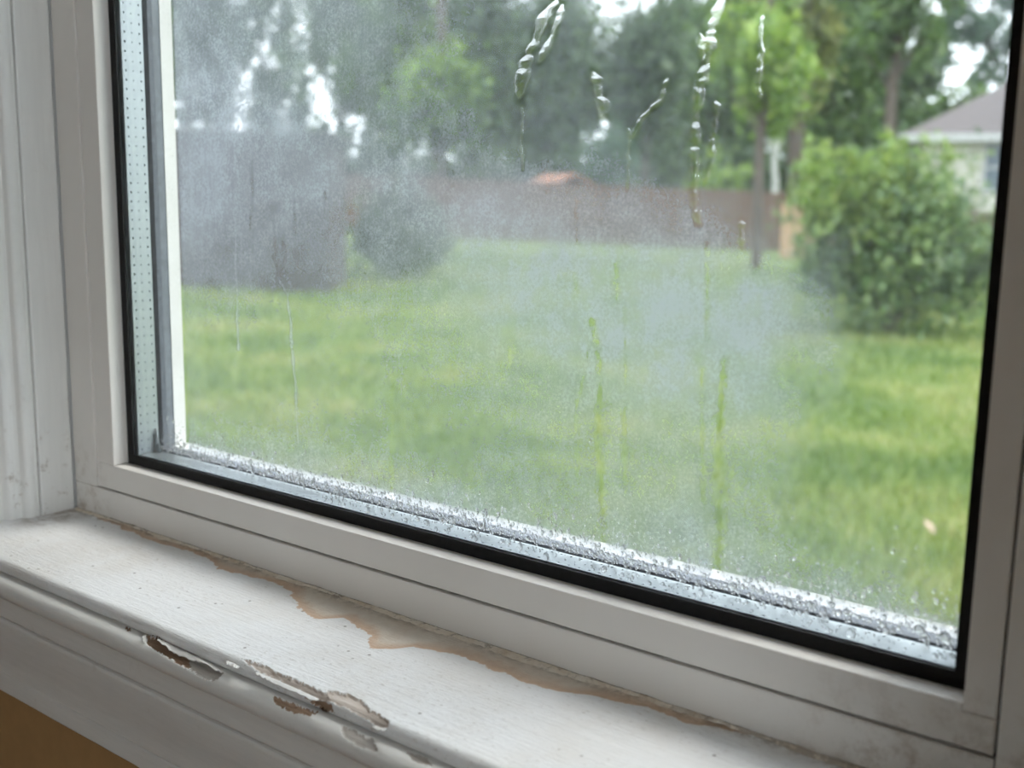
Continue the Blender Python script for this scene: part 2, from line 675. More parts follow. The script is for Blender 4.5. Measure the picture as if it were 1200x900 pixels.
# outer frame
box('frame_jamb', -0.7880, -0.7572, 0.4490, 0.520, -0.2225, TOPZ + 0.060, VINYL, W, 0.0008)
box('frame_jamb', -0.0925, -0.0610, 0.4490, 0.520, -0.2520, TOPZ + 0.060, VINYL, W, 0.0008)
box('frame_rail', -0.7880, -0.0932, 0.4490, 0.520, -0.2520, -0.2228, VINYL, W, 0.0008)
box('frame_rail', -0.7880, -0.0610, 0.4490, 0.520, TOPZ + 0.0605, TOPZ + 0.09, VINYL, W, 0.0008)
box('frame_backing', -0.7575, -0.7565, 0.4530, 0.515, -0.2225, TOPZ + 0.05, BLACK, W)
box('frame_backing', -0.0940, -0.0925, 0.4530, 0.515, -0.2300, TOPZ + 0.05, BLACK, W)
box('frame_backing', -0.7565, -0.0940, 0.4530, 0.515, -0.2230, -0.2214, BLACK, W)
for a in ((-0.8125, -0.7882, -0.28, TOPZ + 0.092), (-0.0608, -0.0345, -0.28, TOPZ + 0.092), (-0.7882, -0.0608, -0.28, -0.2522), (-0.7882, -0.0608, TOPZ + 0.0902, TOPZ + 0.101)):
    box('leak_filler', a[0], a[1], 0.4545, 0.519, a[2], a[3], BLACK, W)  # black filler added to stop daylight leaking round the frame
# sash: stiles stand on the bottom rail; the fine body line near each lip is a second step of the profile
box('sash_stile', -0.7566, XL, 0.4500, 0.5100, ZB + 0.0001, TOPZ, VINYL, W, 0.0009)
box('sash_stile', XR, -0.0938, 0.4500, 0.5100, -0.2053, TOPZ, VINYL, W, 0.0009)
bm = bmesh.new()          # the bottom rail is notched at its far end, where the stile sits on it
pf = [(-0.7566, -0.2215), (-0.0938, -0.2215), (-0.0938, -0.2055), (XR, -0.2055), (XR, ZB), (-0.7566, ZB)]
va = [bm.verts.new((x, 0.4500, z)) for x, z in pf]
vb = [bm.verts.new((x, 0.5100, z)) for x, z in pf]
for i in range(6):
    j = (i + 1) % 6
    bm.faces.new((va[i], va[j], vb[j], vb[i]))
bm.faces.new(va[::-1])
bm.faces.new(vb)
bmesh.ops.recalc_face_normals(bm, faces=list(bm.faces))
link('sash_rail', bm_mesh('sash_rail', bm, 0.0009), VINYL, W)
box('sash_rail', -0.7566, -0.0938, 0.4500, 0.5100, TOPZ, TOPZ + 0.055, VINYL, W, 0.0009)


def ring(name, ins, y0, y1, mat, parent=W, out=0.0):
    """four bars standing `ins` into the sash opening between depths y0 and y1: each bar a part of its own"""
    res = []
    for nm, a in (('L', (XL - out, XL + ins, ZB + ins, TOPZ - ins)), ('R', (XR - ins, XR + out, ZB + ins, TOPZ - ins)),
                  ('B', (XL - out, XR + out, ZB - out, ZB + ins)), ('T', (XL - out, XR + out, TOPZ - ins, TOPZ + out))):
        res.append(box(name, a[0], a[1], y0, y1, a[2], a[3], mat, parent))
    return res


ring('gasket', 0.0075, 0.4625, 0.4636, BLACK)
ring('outer_gasket', 0.0072, 0.4897, 0.4937, SEAL)
ring('glazing_tape', 0.0073, 0.4937, 0.5000, TAPE)
ring('exterior_bead', 0.0078, 0.5000, 0.5105, EXTW)
box('exterior_sill', -0.83, -0.02, 0.5112, 0.546, -0.262, -0.2050, simple('weathered_sill', (0.52, 0.51, 0.48), 0.7, 0.3, 60), W, 0.004)

# inner pane and outer pane
pane_in = box('glass_pane', XL + 0.0005, XR - 0.0005, 0.4637, 0.4674, ZB + 0.0005, TOPZ - 0.0005, PANE, W)
pane_out = box('glass_pane', XL + 0.0005, XR - 0.0005, 0.4856, 0.4895, ZB + 0.0005, TOPZ - 0.0005, PANE, W)


# spacer bars with rows of real perforation dents
def spacer(kind):
    y0, y1 = 0.4676, 0.4855
    if kind in 'LR':
        a0, a1 = ZB + 0.0072, 0.22
    else:
        a0, a1 = XL + 0.0072, XR - 0.0072
    pitch = 0.0068
    n = int((a1 - a0) / pitch)
    rows = [(y0, y0 + 0.0052, 0.0026, 0.00075), (y0 + 0.0052, y0 + 0.0122, 0.0035, 0.00042), (y0 + 0.0122, y1, 0.0026, 0.00075)]
    V, F = [], []
    ang = np.linspace(0, 2 * np.pi, 9)[:-1] + np.pi / 4 * 0
    outer = [(1, 0), (1, 1), (0, 1), (-1, 1), (-1, 0), (-1, -1), (0, -1), (1, -1)]
    for i in range(n):
        for (r0, r1, off, rad) in rows:
            c_a = a0 + (i + 0.5) * pitch
            hb = (r1 - r0) / 2
            c_y = r0 + hb
            b = len(V)
            for (p, q) in outer:
                V.append((c_a + p * pitch / 2, c_y + q * hb, 0.0))
            jit = rad * random.uniform(0.85, 1.1)
            for k in range(8):
                V.append((c_a + 1.25 * jit * math.cos(ang[k]), c_y + jit * math.sin(ang[k]), 0.0))
            for k in range(8):
                V.append((c_a + 0.95 * jit * math.cos(ang[k]), c_y + 0.8 * jit * math.sin(ang[k]), -0.0009))
            for k in range(8):
                j = (k + 1) % 8
                F.append((b + k, b + j, b + 8 + j, b + 8 + k))
                F.append((b + 8 + k, b + 8 + j, b + 16 + j, b + 16 + k))
            for k in (0, 2, 4):
                F.append((b + 16, b + 16 + k + 1, b + 16 + k + 2, b + 16 + k + 2 if k + 3 > 7 else b + 16 + k + 3))
    V = np.array(V)
    e = a0 + n * pitch
    out = np.zeros_like(V)
    if kind == 'L':
        out[:, 0] = XL + 0.0070 + V[:, 2]
        out[:, 1] = V[:, 1]
        out[:, 2] = V[:, 0]
    elif kind == 'R':
        out[:, 0] = XR - 0.0070 - V[:, 2]
        out[:, 1] = V[:, 1]
        out[:, 2] = V[:, 0]
    elif kind == 'B':
        out[:, 0] = V[:, 0]
        out[:, 1] = V[:, 1]
        out[:, 2] = ZB + 0.0070 + V[:, 2]
    else:
        out[:, 0] = V[:, 0]
        out[:, 1] = V[:, 1]
        out[:, 2] = TOPZ - 0.0070 - V[:, 2]
    bm = bmesh.new()
    bv = [bm.verts.new(p) for p in out]
    for f in F:
        f = list(dict.fromkeys(f))
        try:
            bm.faces.new([bv[i] for i in f])
        except ValueError:
            pass
    # the box of the bar behind the perforated face
    if kind == 'L':
        box_bm(bm, XL + 0.0005, XL + 0.0058, y0, y1, ZB + 0.0005, TOPZ - 0.0005)
        box_bm(bm, XL + 0.0005, XL + 0.0070, y0, y1, e, TOPZ - 0.0005)
    elif kind == 'R':
        box_bm(bm, XR - 0.0058, XR - 0.0005, y0, y1, ZB + 0.0005, TOPZ - 0.0005)
        box_bm(bm, XR - 0.0070, XR - 0.0005, y0, y1, e, TOPZ - 0.0005)
    elif kind == 'B':
        box_bm(bm, XL + 0.0005, XR - 0.0005, y0, y1, ZB + 0.0005, ZB + 0.0058)
        box_bm(bm, e, XR - 0.0060, y0, y1, ZB + 0.0005, ZB + 0.0070)
    else:
        box_bm(bm, XL + 0.0005, XR - 0.0005, y0, y1, TOPZ - 0.0058, TOPZ - 0.0005)
    return link('spacer_bar', bm_mesh('spacer_bar', bm), METAL, W)


for k in 'LRBT':
    spacer(k)

# squeezed-out sealant in the corner of the glazing unit
bm = bmesh.new()
bmesh.ops.create_cone(bm, cap_ends=True, segments=10, radius1=0.0062, radius2=0.0008, depth=0.020)
for v in bm.verts:
    v.co = Vector((v.co.x * 0.75 + XL + 0.0095, v.co.y * 0.35 + 0.4828, v.co.z + ZB + 0.0155))
    v.co.x += 0.0010 * math.sin(v.co.z * 900)
link('corner_sealant', bm_mesh('corner_sealant', bm, smooth=True), simple('grey_silicone', (0.36, 0.40, 0.42), 0.4, 0.15, 200), W)

# ---------------- condensation on the inner face of the outer pane
FY = 0.4852
cols = np.array([150, 200, 300, 400, 500, 600, 700, 800, 850, 900, 950, 1000, 1100, 1180], float)
rows = np.array([-60, 0, 100, 170, 220, 260, 300, 350, 400, 450, 500, 550, 600, 650, 700, 760, 830], float)
G = np.array([
    [.60, .58, .52, .40, .26, .22, .20, .12, .10, .08, .06, .05, .05, .14],
    [.62, .60, .54, .42, .28, .22, .20, .13, .10, .08, .06, .05, .05, .14],
    [.64, .62, .58, .44, .26, .22, .20, .14, .10, .07, .05, .04, .04, .12],
    [.70, .70, .68, .58, .32, .22, .20, .15, .10, .07, .05, .04, .04, .10],
    [.66, .66, .60, .54, .54, .38, .30, .22, .16, .10, .06, .05, .05, .10],
    [.50, .50, .46, .38, .50, .62, .48, .34, .26, .16, .08, .05, .05, .12],
    [.40, .40, .40, .34, .46, .72, .70, .55, .46, .34, .15, .06, .06, .12],
    [.28, .28, .28, .28, .34, .64, .80, .78, .74, .68, .42, .08, .06, .10],
    [.18, .18, .18, .20, .26, .48, .78, .82, .80, .76, .46, .08, .05, .08],
    [.18, .18, .18, .20, .24, .34, .56, .64, .64, .56, .20, .06, .05, .08],
    [.34, .30, .26, .24, .22, .28, .38, .42, .40, .26, .08, .05, .05, .08],
    [.62, .58, .50, .42, .32, .30, .34, .36, .34, .22, .09, .06, .05, .08],
    [.76, .74, .70, .64, .54, .42, .42, .42, .36, .25, .14, .09, .06, .09],
    [.82, .82, .82, .80, .76, .68, .60, .54, .46, .36, .26, .18, .10, .12],
    [.85, .85, .85, .85, .85, .82, .78, .70, .62, .52, .46, .38, .22, .18],
    [.86, .86, .86, .86, .86, .86, .84, .82, .78, .72, .66, .60, .42, .30],
    [.86, .86, .86, .86, .86, .86, .86, .84, .82, .82, .78, .74, .62, .45]])


def grid_at(px, py):
    px = np.clip(px, cols[0], cols[-1] - 1e-3)
    py = np.clip(py, rows[0], rows[-1] - 1e-3)
    i = np.searchsorted(cols, px, side='right') - 1
    j = np.searchsorted(rows, py, side='right') - 1
    u = (px - cols[i]) / (cols[i + 1] - cols[i])
    v = (py - rows[j]) / (rows[j + 1] - rows[j])
    u = u * u * (3 - 2 * u)
    v = v * v * (3 - 2 * v)
    return (G[j, i] * (1 - u) + G[j, i + 1] * u) * (1 - v) + (G[j + 1, i] * (1 - u) + G[j + 1, i + 1] * u) * v


def seg_dist(px, py, pl):
    best = np.full(px.shape, 1e9)
    for (ax, ay), (bx, by) in zip(pl[:-1], pl[1:]):
        dx, dy = bx - ax, by - ay
        t = np.clip(((px - ax) * dx + (py - ay) * dy) / (dx * dx + dy * dy + 1e-9), 0, 1)
        best = np.minimum(best, np.hypot(px - ax - t * dx, py - ay - t * dy))
    return best


CLEAR = [([(693, 375), (700, 400), (703, 430), (702, 470), (700, 520), (705, 560), (706, 600)], 5, .85),
         ([(697, 395), (690, 410), (684, 440), (676, 475)], 2.5, .5),
         ([(705, 470), (704, 530), (708, 640)], 9, .35),
         ([(849, 422), (846, 455), (843, 500)], 5.5, .95), ([(843, 490), (842, 560), (845, 600), (840, 690)], 8, .75),
         ([(858, 555), (866, 575)], 4, .6),
         ([(732, 360), (733, 430), (732, 560)], 2, .55), ([(828, 285), (829, 340), (829, 398)], 4, .6),
         ([(822, 430), (823, 520), (824, 595)], 3.5, .5), ([(675, 235), (676, 285)], 3.5, .55), ([(674, 320), (676, 348)], 3.5, .6),
         ([(722, 310), (723, 352)], 4, .7), ([(716, 320), (719, 340)], 2, .5), ([(460, 440), (459, 600)], 3, .45), ([(488, 470), (489, 515)], 3, .4),
         ([(322, 280), (321, 300), (328, 322), (334, 300), (332, 285)], 2.5, .55), ([(328, 322), (322, 358)], 4, .5),
         ([(381, 225), (382, 234)], 2, .7), ([(407, 240), (409, 249)], 3, .8), ([(295, 190), (296, 230), (293, 268)], 2, .4),
         ([(598, 410), (599, 432)], 3, .5), ([(676, 470), (676, 560)], 4, .35), ([(729, 480), (733, 580)], 4, .35),
         ([(345, 235), (346, 340)], 2, .3), ([(888, 245), (886, 318)], 6, .25)]
WHITE = [([(275, 245), (277, 330), (279, 410)], 1.6, .55), ([(327, 328), (337, 345), (341, 385), (346, 450), (349, 528)], 2.0, .45),
         ([(220, 320), (219, 372)], 2, .3)]
RUNS = [([(652, 0), (640, 16), (628, 45), (618, 66), (612, 86), (610, 116)], 9),
        ([(660, 5), (648, 40), (640, 58), (632, 74)], 6),
        ([(846, -5), (838, 20), (832, 50), (826, 76), (820, 105), (816, 130), (815, 160), (814, 190), (812, 225), (815, 245), (818, 262)], 7),
        ([(840, 118), (838, 150), (835, 166), (832, 188), (826, 215)], 4.5),
        ([(696, 84), (700, 105), (706, 122), (708, 140)], 8), ([(782, 92), (775, 118), (762, 130), (749, 142), (742, 162)], 5.5),
        ([(892, 18), (893, 50), (890, 85), (889, 122)], 3.5), ([(869, 258), (868, 272), (869, 290)], 5), ([(822, 38), (823, 52), (822, 68)], 4.5),
        ([(737, 150), (736, 190), (735, 222)], 2.5), ([(612, 125), (611, 160), (613, 200)], 2.0)]

xs = np.linspace(XL + 0.0074, XR - 0.0074, 520)
zs = np.concatenate([np.linspace(ZB + 0.0074, 0.165, 310), np.linspace(0.17, TOPZ - 0.0074, 60)])
XX, ZZ = np.meshgrid(xs, zs)
V = np.stack([XX.ravel(), np.full(XX.size, FY), ZZ.ravel()], 1)
fx, fy = proj_np(V)
wx = (fbm(fx / 70, fy / 70, 3) - .5) * 70
wy = (fbm(fx / 70, fy / 70, 9) - .5) * 60
dens = grid_at(fx + wx, fy + wy)
dens = 1 - (1 - dens) ** 1.45
dens *= 0.70 + 0.60 * fbm(fx / 34, fy / 50, 21)
ZREL = V[:, 2] - ZB
dens = np.maximum(dens, 0.62 * np.exp(-((ZREL - 0.016) / 0.011) ** 2) * (0.6 + 0.8 * fbm(fx / 9, fy / 9, 5)))
edge = np.minimum(V[:, 0] - XL, XR - V[:, 0]) - 0.0075
dens = np.maximum(dens, 0.40 * np.exp(-(edge / 0.0035)) * (0.4 + fbm(fx / 8, fy / 16, 15)))
for pl, wd, s in CLEAR:
    wob = (fbm(fx / 6, fy / 9, 31) - .5) * wd * 1.1
    d = seg_dist(fx + wob, fy, pl)
    dens *= 1 - s * np.clip(1.25 - d / wd, 0, 1) * np.clip(-0.45 + 2.3 * fbm(fx / 3.2, fy / 8, 12), 0, 1)
for pl, wd, s in WHITE:
    d = seg_dist(fx + (fbm(fx / 5, fy / 12, 33) - .5) * 3, fy, pl)
    dens = np.maximum(dens, s * 1.3 * np.clip(1.3 - d / wd, 0, 1))
for pl, wd in RUNS:
    d = seg_dist(fx, fy, pl)
    dens *= 1 - 0.8 * np.clip(1.2 - d / wd, 0, 1)
# the film stops short of the spacer: the edge of the glass stays dry at the left and nearly so at the foot
dens *= np.clip((V[:, 0] - (XL + 0.0078) * FY / 0.5105) / 0.004, 0.03, 1)
dens *= np.clip((ZREL - 0.0098) / 0.005, 0.12, 1)
dens = np.clip(dens, 0, 1.05)
nx, nz = len(xs), len(zs)
ii = np.arange((nz - 1) * (nx - 1))
r0, c0 = ii // (nx - 1), ii % (nx - 1)
F = np.stack([r0 * nx + c0, r0 * nx + c0 + 1, (r0 + 1) * nx + c0 + 1, (r0 + 1) * nx + c0], 1)
me = mesh_np('condensation_film', V, F, smooth=True)
at_ = me.attributes.new('film', 'FLOAT', 'POINT')
at_.data.foreach_set('value', dens.astype(np.float32))
tag(link('condensation_film', me, FILM, pane_out), 'milky condensation fogging the glass', kind='stuff')


# ---------------- water runs: lens-shaped trickles on the glass, each its own mesh
def run_mesh(pl, wpx, seed):
    P = np.array([on(1, q[0], q[1], FY - 0.0003) for q in pl])
    t = np.concatenate([[0], np.cumsum(np.linalg.norm(np.diff(P, axis=0), axis=1))])
    L = t[-1]
    n = max(24, int(L / 0.0009))
    s = np.linspace(0, L, n)
    c = np.stack([np.interp(s, t, P[:, k]) for k in range(3)], 1)
    c[:, 0] += (vnoise(s * 300, s * 0, seed) - .5) * 0.0016
    depth = np.mean(P @ RM, axis=0)[2]
    hw = wpx * depth / FPX
    a = vnoise(s * 190 + seed * 7, s * 0 + 0.5, seed)
    b = vnoise(s * 520 + seed * 3, s * 0 + 0.5, seed + 4)
    wid = hw * np.clip(0.55 + 0.85 * a + 0.9 * (b - .5), 0.30, 1.35)
    ends = np.clip(np.minimum(s, (L - s)) / (hw * 1.2), 0.05, 1) ** 0.5
    wid *= ends
    us = (-1, -0.93, -0.82, -0.62, -0.3, 0.0, 0.3, 0.62, 0.82, 0.93, 1)
    K = len(us)
    V, F = [], []
    for i in range(n):
        for k in range(K):
            u = us[k]
            hgt = 0.00030 * ends[i] * (1 - abs(u) ** 5) ** 0.5
            V.append((c[i, 0] + u * wid[i], c[i, 1] - hgt, c[i, 2]))
    for i in range(n - 1):
        for k in range(K - 1):
            F.append((i * K + k, i * K + k + 1, (i + 1) * K + k + 1, (i + 1) * K + k))
        F.append((i * K + K - 1, i * K, (i + 1) * K, (i + 1) * K + K - 1))
    return mesh_np('water_run', V, F, smooth=True)


for i, (pl, wd) in enumerate(RUNS):
    link('water_run', run_mesh(pl, wd, 11 + i), WATER, pane_out)


# ---------------- beads of water gathered low on the glass (too many to count: one object per pane)
def droplets(name, pts, rad, y, parent, squash=0.5):
    K, J = 8, 3
    tv = []
    for j in range(J):
        th = j / J * math.pi / 2
        for k in range(K):
            a = 2 * math.pi * k / K
            tv.append((math.cos(th) * math.cos(a), -math.sin(th) * squash, math.cos(th) * math.sin(a)))
    tv.append((0, -squash, 0))
    tv.append((0, 0.0, 0))
    tf = []
    top = J * K
    for j in range(J - 1):
        for k in range(K):
            k2 = (k + 1) % K
            tf.append((j * K + k, j * K + k2, (j + 1) * K + k2, (j + 1) * K + k))
    for k in range(K):
        k2 = (k + 1) % K
        tf.append(((J - 1) * K + k, (J - 1) * K + k2, top, top))
        tf.append((k2, k, top + 1, top + 1))
    tv = np.array(tv)
    tf = np.array(tf)
    n = len(pts)
    el = rng.uniform(0.8, 1.5, n)
    V = tv[None] * rad[:, None, None] * np.stack([np.ones(n), np.ones(n), el], 1)[:, None, :]
    V[:, :, 0] += pts[:, None, 0]
    V[:, :, 1] += y
    V[:, :, 2] += pts[:, None, 1]
    base = (np.arange(n) * len(tv))[:, None, None]
    Fq = (tf[None] + base).reshape(-1, 4)
    tri = Fq[:, 2] == Fq[:, 3]
    bm_v = V.reshape(-1, 3)
    me = bpy.data.meshes.new(name)
    me.from_pydata(bm_v.tolist(), [], [tuple(f[:3]) if t else tuple(f) for f, t in zip(Fq.tolist(), tri)])
    me.polygons.foreach_set('use_smooth', np.ones(len(me.polygons), bool))
    return tag(link(name, me, BEADS, parent), kind='stuff')


n = 5200
px_ = rng.uniform(XL + 0.010, XR - 0.009, n)
grow = 0.65 + 0.7 * (px_ - XL) / (XR - XL)
pz_ = ZB + 0.0085 + rng.exponential(0.0115, n) * grow
pr_ = np.clip(rng.lognormal(math.log(0.00055), 0.5, n), 0.0002, 0.0020) * np.exp(-(pz_ - ZB - 0.0085) / 0.05)
droplets('water_beads', np.stack([px_, pz_], 1), pr_, FY - 0.0002, pane_out)
n = 420
px_ = rng.uniform(-0.52, XR - 0.009, n)
pz_ = ZB + 0.0085 + rng.exponential(0.010, n)
pr_ = np.clip(rng.lognormal(math.log(0.0008), 0.5, n), 0.0003, 0.0026)
droplets('water_beads', np.stack([px_, pz_], 1), pr_, 0.4676 + 0.0012, pane_in)

# ------------------------------------------------------------------ sill, nosing, apron with flaking paint
# stool: flat board whose front edge is rolled into a bead; a second bead and the stepped apron hang below it
def arc(cy_, cz_, r, a0, a1, n):
    return [(cy_ + r * math.cos(math.radians(a)), cz_ + r * math.sin(math.radians(a))) for a in np.linspace(a0, a1, n)]


def dense_poly(pts, step):
    out = []
    for (a, b), (c, d) in zip(pts[:-1], pts[1:]):
        n = max(1, int(math.hypot(c - a, d - b) / step))
        for k in range(n):
            out.append((a + (c - a) * k / n, b + (d - b) * k / n))
    out.append(pts[-1])
    return out


def in_poly(px, py, poly):
    ins = np.zeros(px.shape, bool)
    n = len(poly)
    for i in range(n):
        x1, y1 = poly[i]
        x2, y2 = poly[(i + 1) % n]
        c = ((y1 > py) != (y2 > py)) & (px < (x2 - x1) * (py - y1) / (y2 - y1 + 1e-12) + x1)
        ins ^= c
    return ins


PEEL = [  # (outline of the bare or painted-shadow patch, material slot, depth)
    ([(172, 745), (186, 748), (198, 756), (208, 763), (220, 771), (230, 773), (226, 786), (212, 779), (199, 771), (188, 764), (176, 758), (170, 751)], 1, 0.0014),
    ([(222, 774), (233, 773), (246, 780), (262, 789), (254, 796), (244, 797), (232, 791), (224, 785)], 3, 0.0008),
    ([(283, 772), (300, 776), (316, 782), (322, 788), (345, 796), (365, 805), (381, 813), (388, 823), (375, 820), (352, 809), (330, 799), (305, 787)], 2, 0.0012),
    ([(381, 812), (390, 810), (407, 814), (421, 820), (428, 825), (432, 832), (445, 838), (453, 843), (455, 849), (450, 853), (440, 849), (428, 842), (415, 834), (400, 827), (388, 822)], 2, 0.0012),
    ([(352, 811), (372, 821), (388, 826), (392, 836), (380, 833), (362, 823)], 1, 0.0014),  # shadow in the hollow under the lifted flap, put in as dark wood
    ([(320, 815), (332, 819), (345, 826), (372, 834), (368, 838), (352, 837), (336, 832), (324, 824)], 1, 0.0008),
    ([(400, 851), (415, 855), (428, 863), (438, 866), (441, 880), (425, 876), (410, 868), (402, 862)], 3, 0.0009),
    ([(147, 734), (153, 737), (154, 740), (148, 738)], 1, 0.0010),
    ([(476, 880), (500, 888), (505, 897), (485, 892)], 3, 0.0007)]


def swept_peel(name, prof, x_fine, mats, x_lo=-0.90, x_hi=-0.01, bead_above=None):
    xs_ = np.concatenate([np.linspace(x_lo, x_fine[0], 30)[:-1], np.arange(x_fine[0], x_fine[1], 0.0007), np.linspace(x_fine[1], x_hi, 40)])
    P = np.array(prof)
    T = np.gradient(P, axis=0)
    T /= np.linalg.norm(T, axis=1)[:, None] + 1e-12
    N = np.stack([-T[:, 1], T[:, 0]], 1)          # inward normal in (y, z)
    nx_, npf = len(xs_), len(P)
    X_ = np.repeat(xs_[:, None], npf, 1)
    Y_ = np.repeat(P[None, :, 0], nx_, 0)
    Z_ = np.repeat(P[None, :, 1], nx_, 0)
    V = np.stack([X_.ravel(), Y_.ravel(), Z_.ravel()], 1)
    px, py = proj_np(V)
    jx = (fbm(V[:, 0] * 700, V[:, 2] * 900 + V[:, 1] * 900, 41, 3) - .5) * 7
    jy = (fbm(V[:, 0] * 700, V[:, 2] * 900 + V[:, 1] * 900, 47, 3) - .5) * 6
    slot = np.zeros(len(V), int)
    dep = np.zeros(len(V))
    vis = (V[:, 0] > x_fine[0]) & (V[:, 0] < x_fine[1])
    for poly, sl, dp in PEEL:
        hit = in_poly(px + jx, py + jy, poly) & vis
        slot[hit] = sl
        dep[hit] = dp
    Nr = np.repeat(N[None], nx_, 0).reshape(-1, 2)
    # old hand-painted wood is never dead straight
    wav = (fbm(V[:, 0] * 26, V[:, 0] * 0, 71, 3) - .5) * 0.0007
    V[:, 1] += Nr[:, 0] * dep
    V[:, 2] += Nr[:, 1] * dep
    V[:, 1] += wav
    ii = np.arange((nx_ - 1) * (npf - 1))
    a, b = ii // (npf - 1), ii % (npf - 1)
    F = np.stack([a * npf + b, a * npf + b + 1, (a + 1) * npf + b + 1, (a + 1) * npf + b], 1)
    s4 = slot[F]
    fm = np.where((s4 > 0).sum(1) >= 2, s4.max(1), 0)
    if bead_above is not None:            # the rounded bead carries the white nosing paint
        fm = np.where((fm == 0) & (V[F][:, :, 2].mean(1) > bead_above), 4, fm)
    me = mesh_np(name, V, F, fm, smooth=True)
    for mm in mats:
        me.materials.append(mm)
    return me


stool = [(SILL_BACK + 0.004, SILL_Z)] + [(y, SILL_Z) for y in np.linspace(0.445, 0.364, 12)]
stool += [(y, SILL_Z) for y in np.arange(0.3632, 0.3502, -0.0006)]
stool += arc(0.3498, SILL_Z - 0.0048, 0.0048, 90, 215, 18)
stool += dense_poly([(0.3465, -0.2536), (0.3515, -0.2546)], 0.0008)
me = swept_peel('window_sill', stool, (-0.80, -0.22), [SILL, WOOD, PRIMER, GREYCOAT])
sill = tag(link('trim_1', me), 'white painted wooden window sill with flaking front edge and brown water stain', 'window sill', kind='structure')
sill.location.z = CZ
# solid underside of the board
box('sill_board', -0.90, -0.01, 0.3530, SILL_BACK + 0.004, -0.2735, SILL_Z - 0.0020, TRIM, sill)

bead = dense_poly([(0.3530, -0.2544), (0.3415, -0.2540)], 0.0006) + arc(0.3415, -0.2608, 0.0068, 90, 258, 30)[1:]
bead += dense_poly([(0.3425, -0.2682), (0.3458, -0.2692), (0.3462, -0.2874)], 0.0012)
bead += dense_poly([(0.3466, -0.2876), (0.3496, -0.2882), (0.3496, -0.2894), (0.3468, -0.2902)], 0.0006)
cove = [(0.3468 + 0.0075 * math.sin(t) ** 2 * 1.0, -0.2902 - 0.046 * t / (math.pi / 2)) for t in np.linspace(0, math.pi / 2, 16)]
bead += cove[1:]
bead += dense_poly([(0.3543, -0.3364), (0.3568, -0.3368), (0.3568, -0.3377), (0.3546, -0.3384), (0.3548, -0.3520), (0.3556, -0.3530), (0.3660, -0.3530)], 0.0010)
me = swept_peel('apron', bead, (-0.80, -0.22), [APRON, WOOD, PRIMER, GREYCOAT, TRIM], bead_above=-0.2684)
apron = tag(link('trim_2', me), 'moulded apron board under the window sill with chipped rounded bead', 'trim', kind='structure')
apron.location.z = CZ
box('apron_board', -0.90, -0.01, 0.3570, 0.3660, -0.3525, -0.2736, APRON, apron)


# lifted paint chips along the nosing: jagged curled shells
def flake(pts_top, pts_bot, y_top, y_bot, lift, parent, curl=0.0008):
    n = 26
    a = np.array(pts_top, float)
    b = np.array(pts_bot, float)
    ta = np.linspace(0, 1, len(a))
    tb = np.linspace(0, 1, len(b))
    V, F = [], []
    K = 5
    for i in range(n):
        t = i / (n - 1)
        pa = (np.interp(t, ta, a[:, 0]), np.interp(t, ta, a[:, 1]))
        pb = (np.interp(t, tb, b[:, 0]), np.interp(t, tb, b[:, 1]))
        A = on(1, pa[0], pa[1], y_top)
        B = on(1, pb[0], pb[1] + random.uniform(-2.2, 1.4), y_bot)
        for k in range(K):
            u = k / (K - 1)
            p = A * (1 - u) + B * u
            p = p + np.array([0, -curl * math.sin(u * math.pi * 0.6) - lift * u, 0])
            V.append(p)
    for i in range(n - 1):
        for k in range(K - 1):
            F.append((i * K + k, i * K + k + 1, (i + 1) * K + k + 1, (i + 1) * K + k))
    me = mesh_np('paint_flake', V, F, smooth=True)
    o = link('paint_flake', me, FLAKE, parent)
    md = o.modifiers.new('thickness', 'SOLIDIFY')
    md.thickness = 0.0003
    return o


flake([(185, 748), (210, 760), (235, 771), (262, 786)], [(187, 750), (204, 763), (222, 772), (240, 776), (262, 788)], 0.3440, 0.3412, 0.0006, apron)
flake([(266, 774), (274, 777), (281, 781)], [(266, 776), (274, 780), (281, 784)], 0.3448, 0.3434, 0.0006, sill)
flake([(300, 787), (325, 797), (350, 808), (374, 819)], [(302, 789), (320, 799), (345, 810), (373, 821)], 0.3446, 0.3426, 0.0005, sill)
flake([(171, 744), (172, 747), (173, 750)], [(169, 746), (170, 752), (174, 758)], 0.3428, 0.3400, 0.0005, apron)
flake([(440, 850), (446, 853), (453, 853)], [(437, 852), (444, 855), (453, 856)], 0.3448, 0.3436, 0.0005, sill)


# caulk along the joint of sill and frame: an uneven, partly lifted ribbon
def caulk():
    xs_ = np.linspace(-0.786, -0.095, 520)
    V, F = [], []
    K = 6
    for i, x in enumerate(xs_):
        w = 0.0008 + max(0.0, 0.0105 * (fbm(np.array([x * 30]), np.array([0.3]), 5)[0] - 0.36)) + 0.0016 * vnoise(np.array([x * 330]), np.array([0.1]), 8)[0]
        if -0.50 < x < -0.26:
            w += 0.0035 * math.sin((x + 0.50) / 0.24 * math.pi) * (0.4 + vnoise(np.array([x * 60]), np.array([0.7]), 2)[0])
        h = 0.0003 + 0.0009 * vnoise(np.array([x * 90]), np.array([0.4]), 3)[0]
        for k in range(K):
            u = k / (K - 1)
            V.append((x, 0.4492 - w * u, SILL_Z + 0.0002 + h * (1 - u ** 2.2) + (0.0005 if 0 < k < K - 1 else 0) * random.random()))
    for i in range(len(xs_) - 1):
        for k in range(K - 1):
            F.append((i * K + k, i * K + k + 1, (i + 1) * K + k + 1, (i + 1) * K + k))
    return mesh_np('caulk_bead', V, F, smooth=True)


link('caulk_bead', caulk(), CAULK, sill)

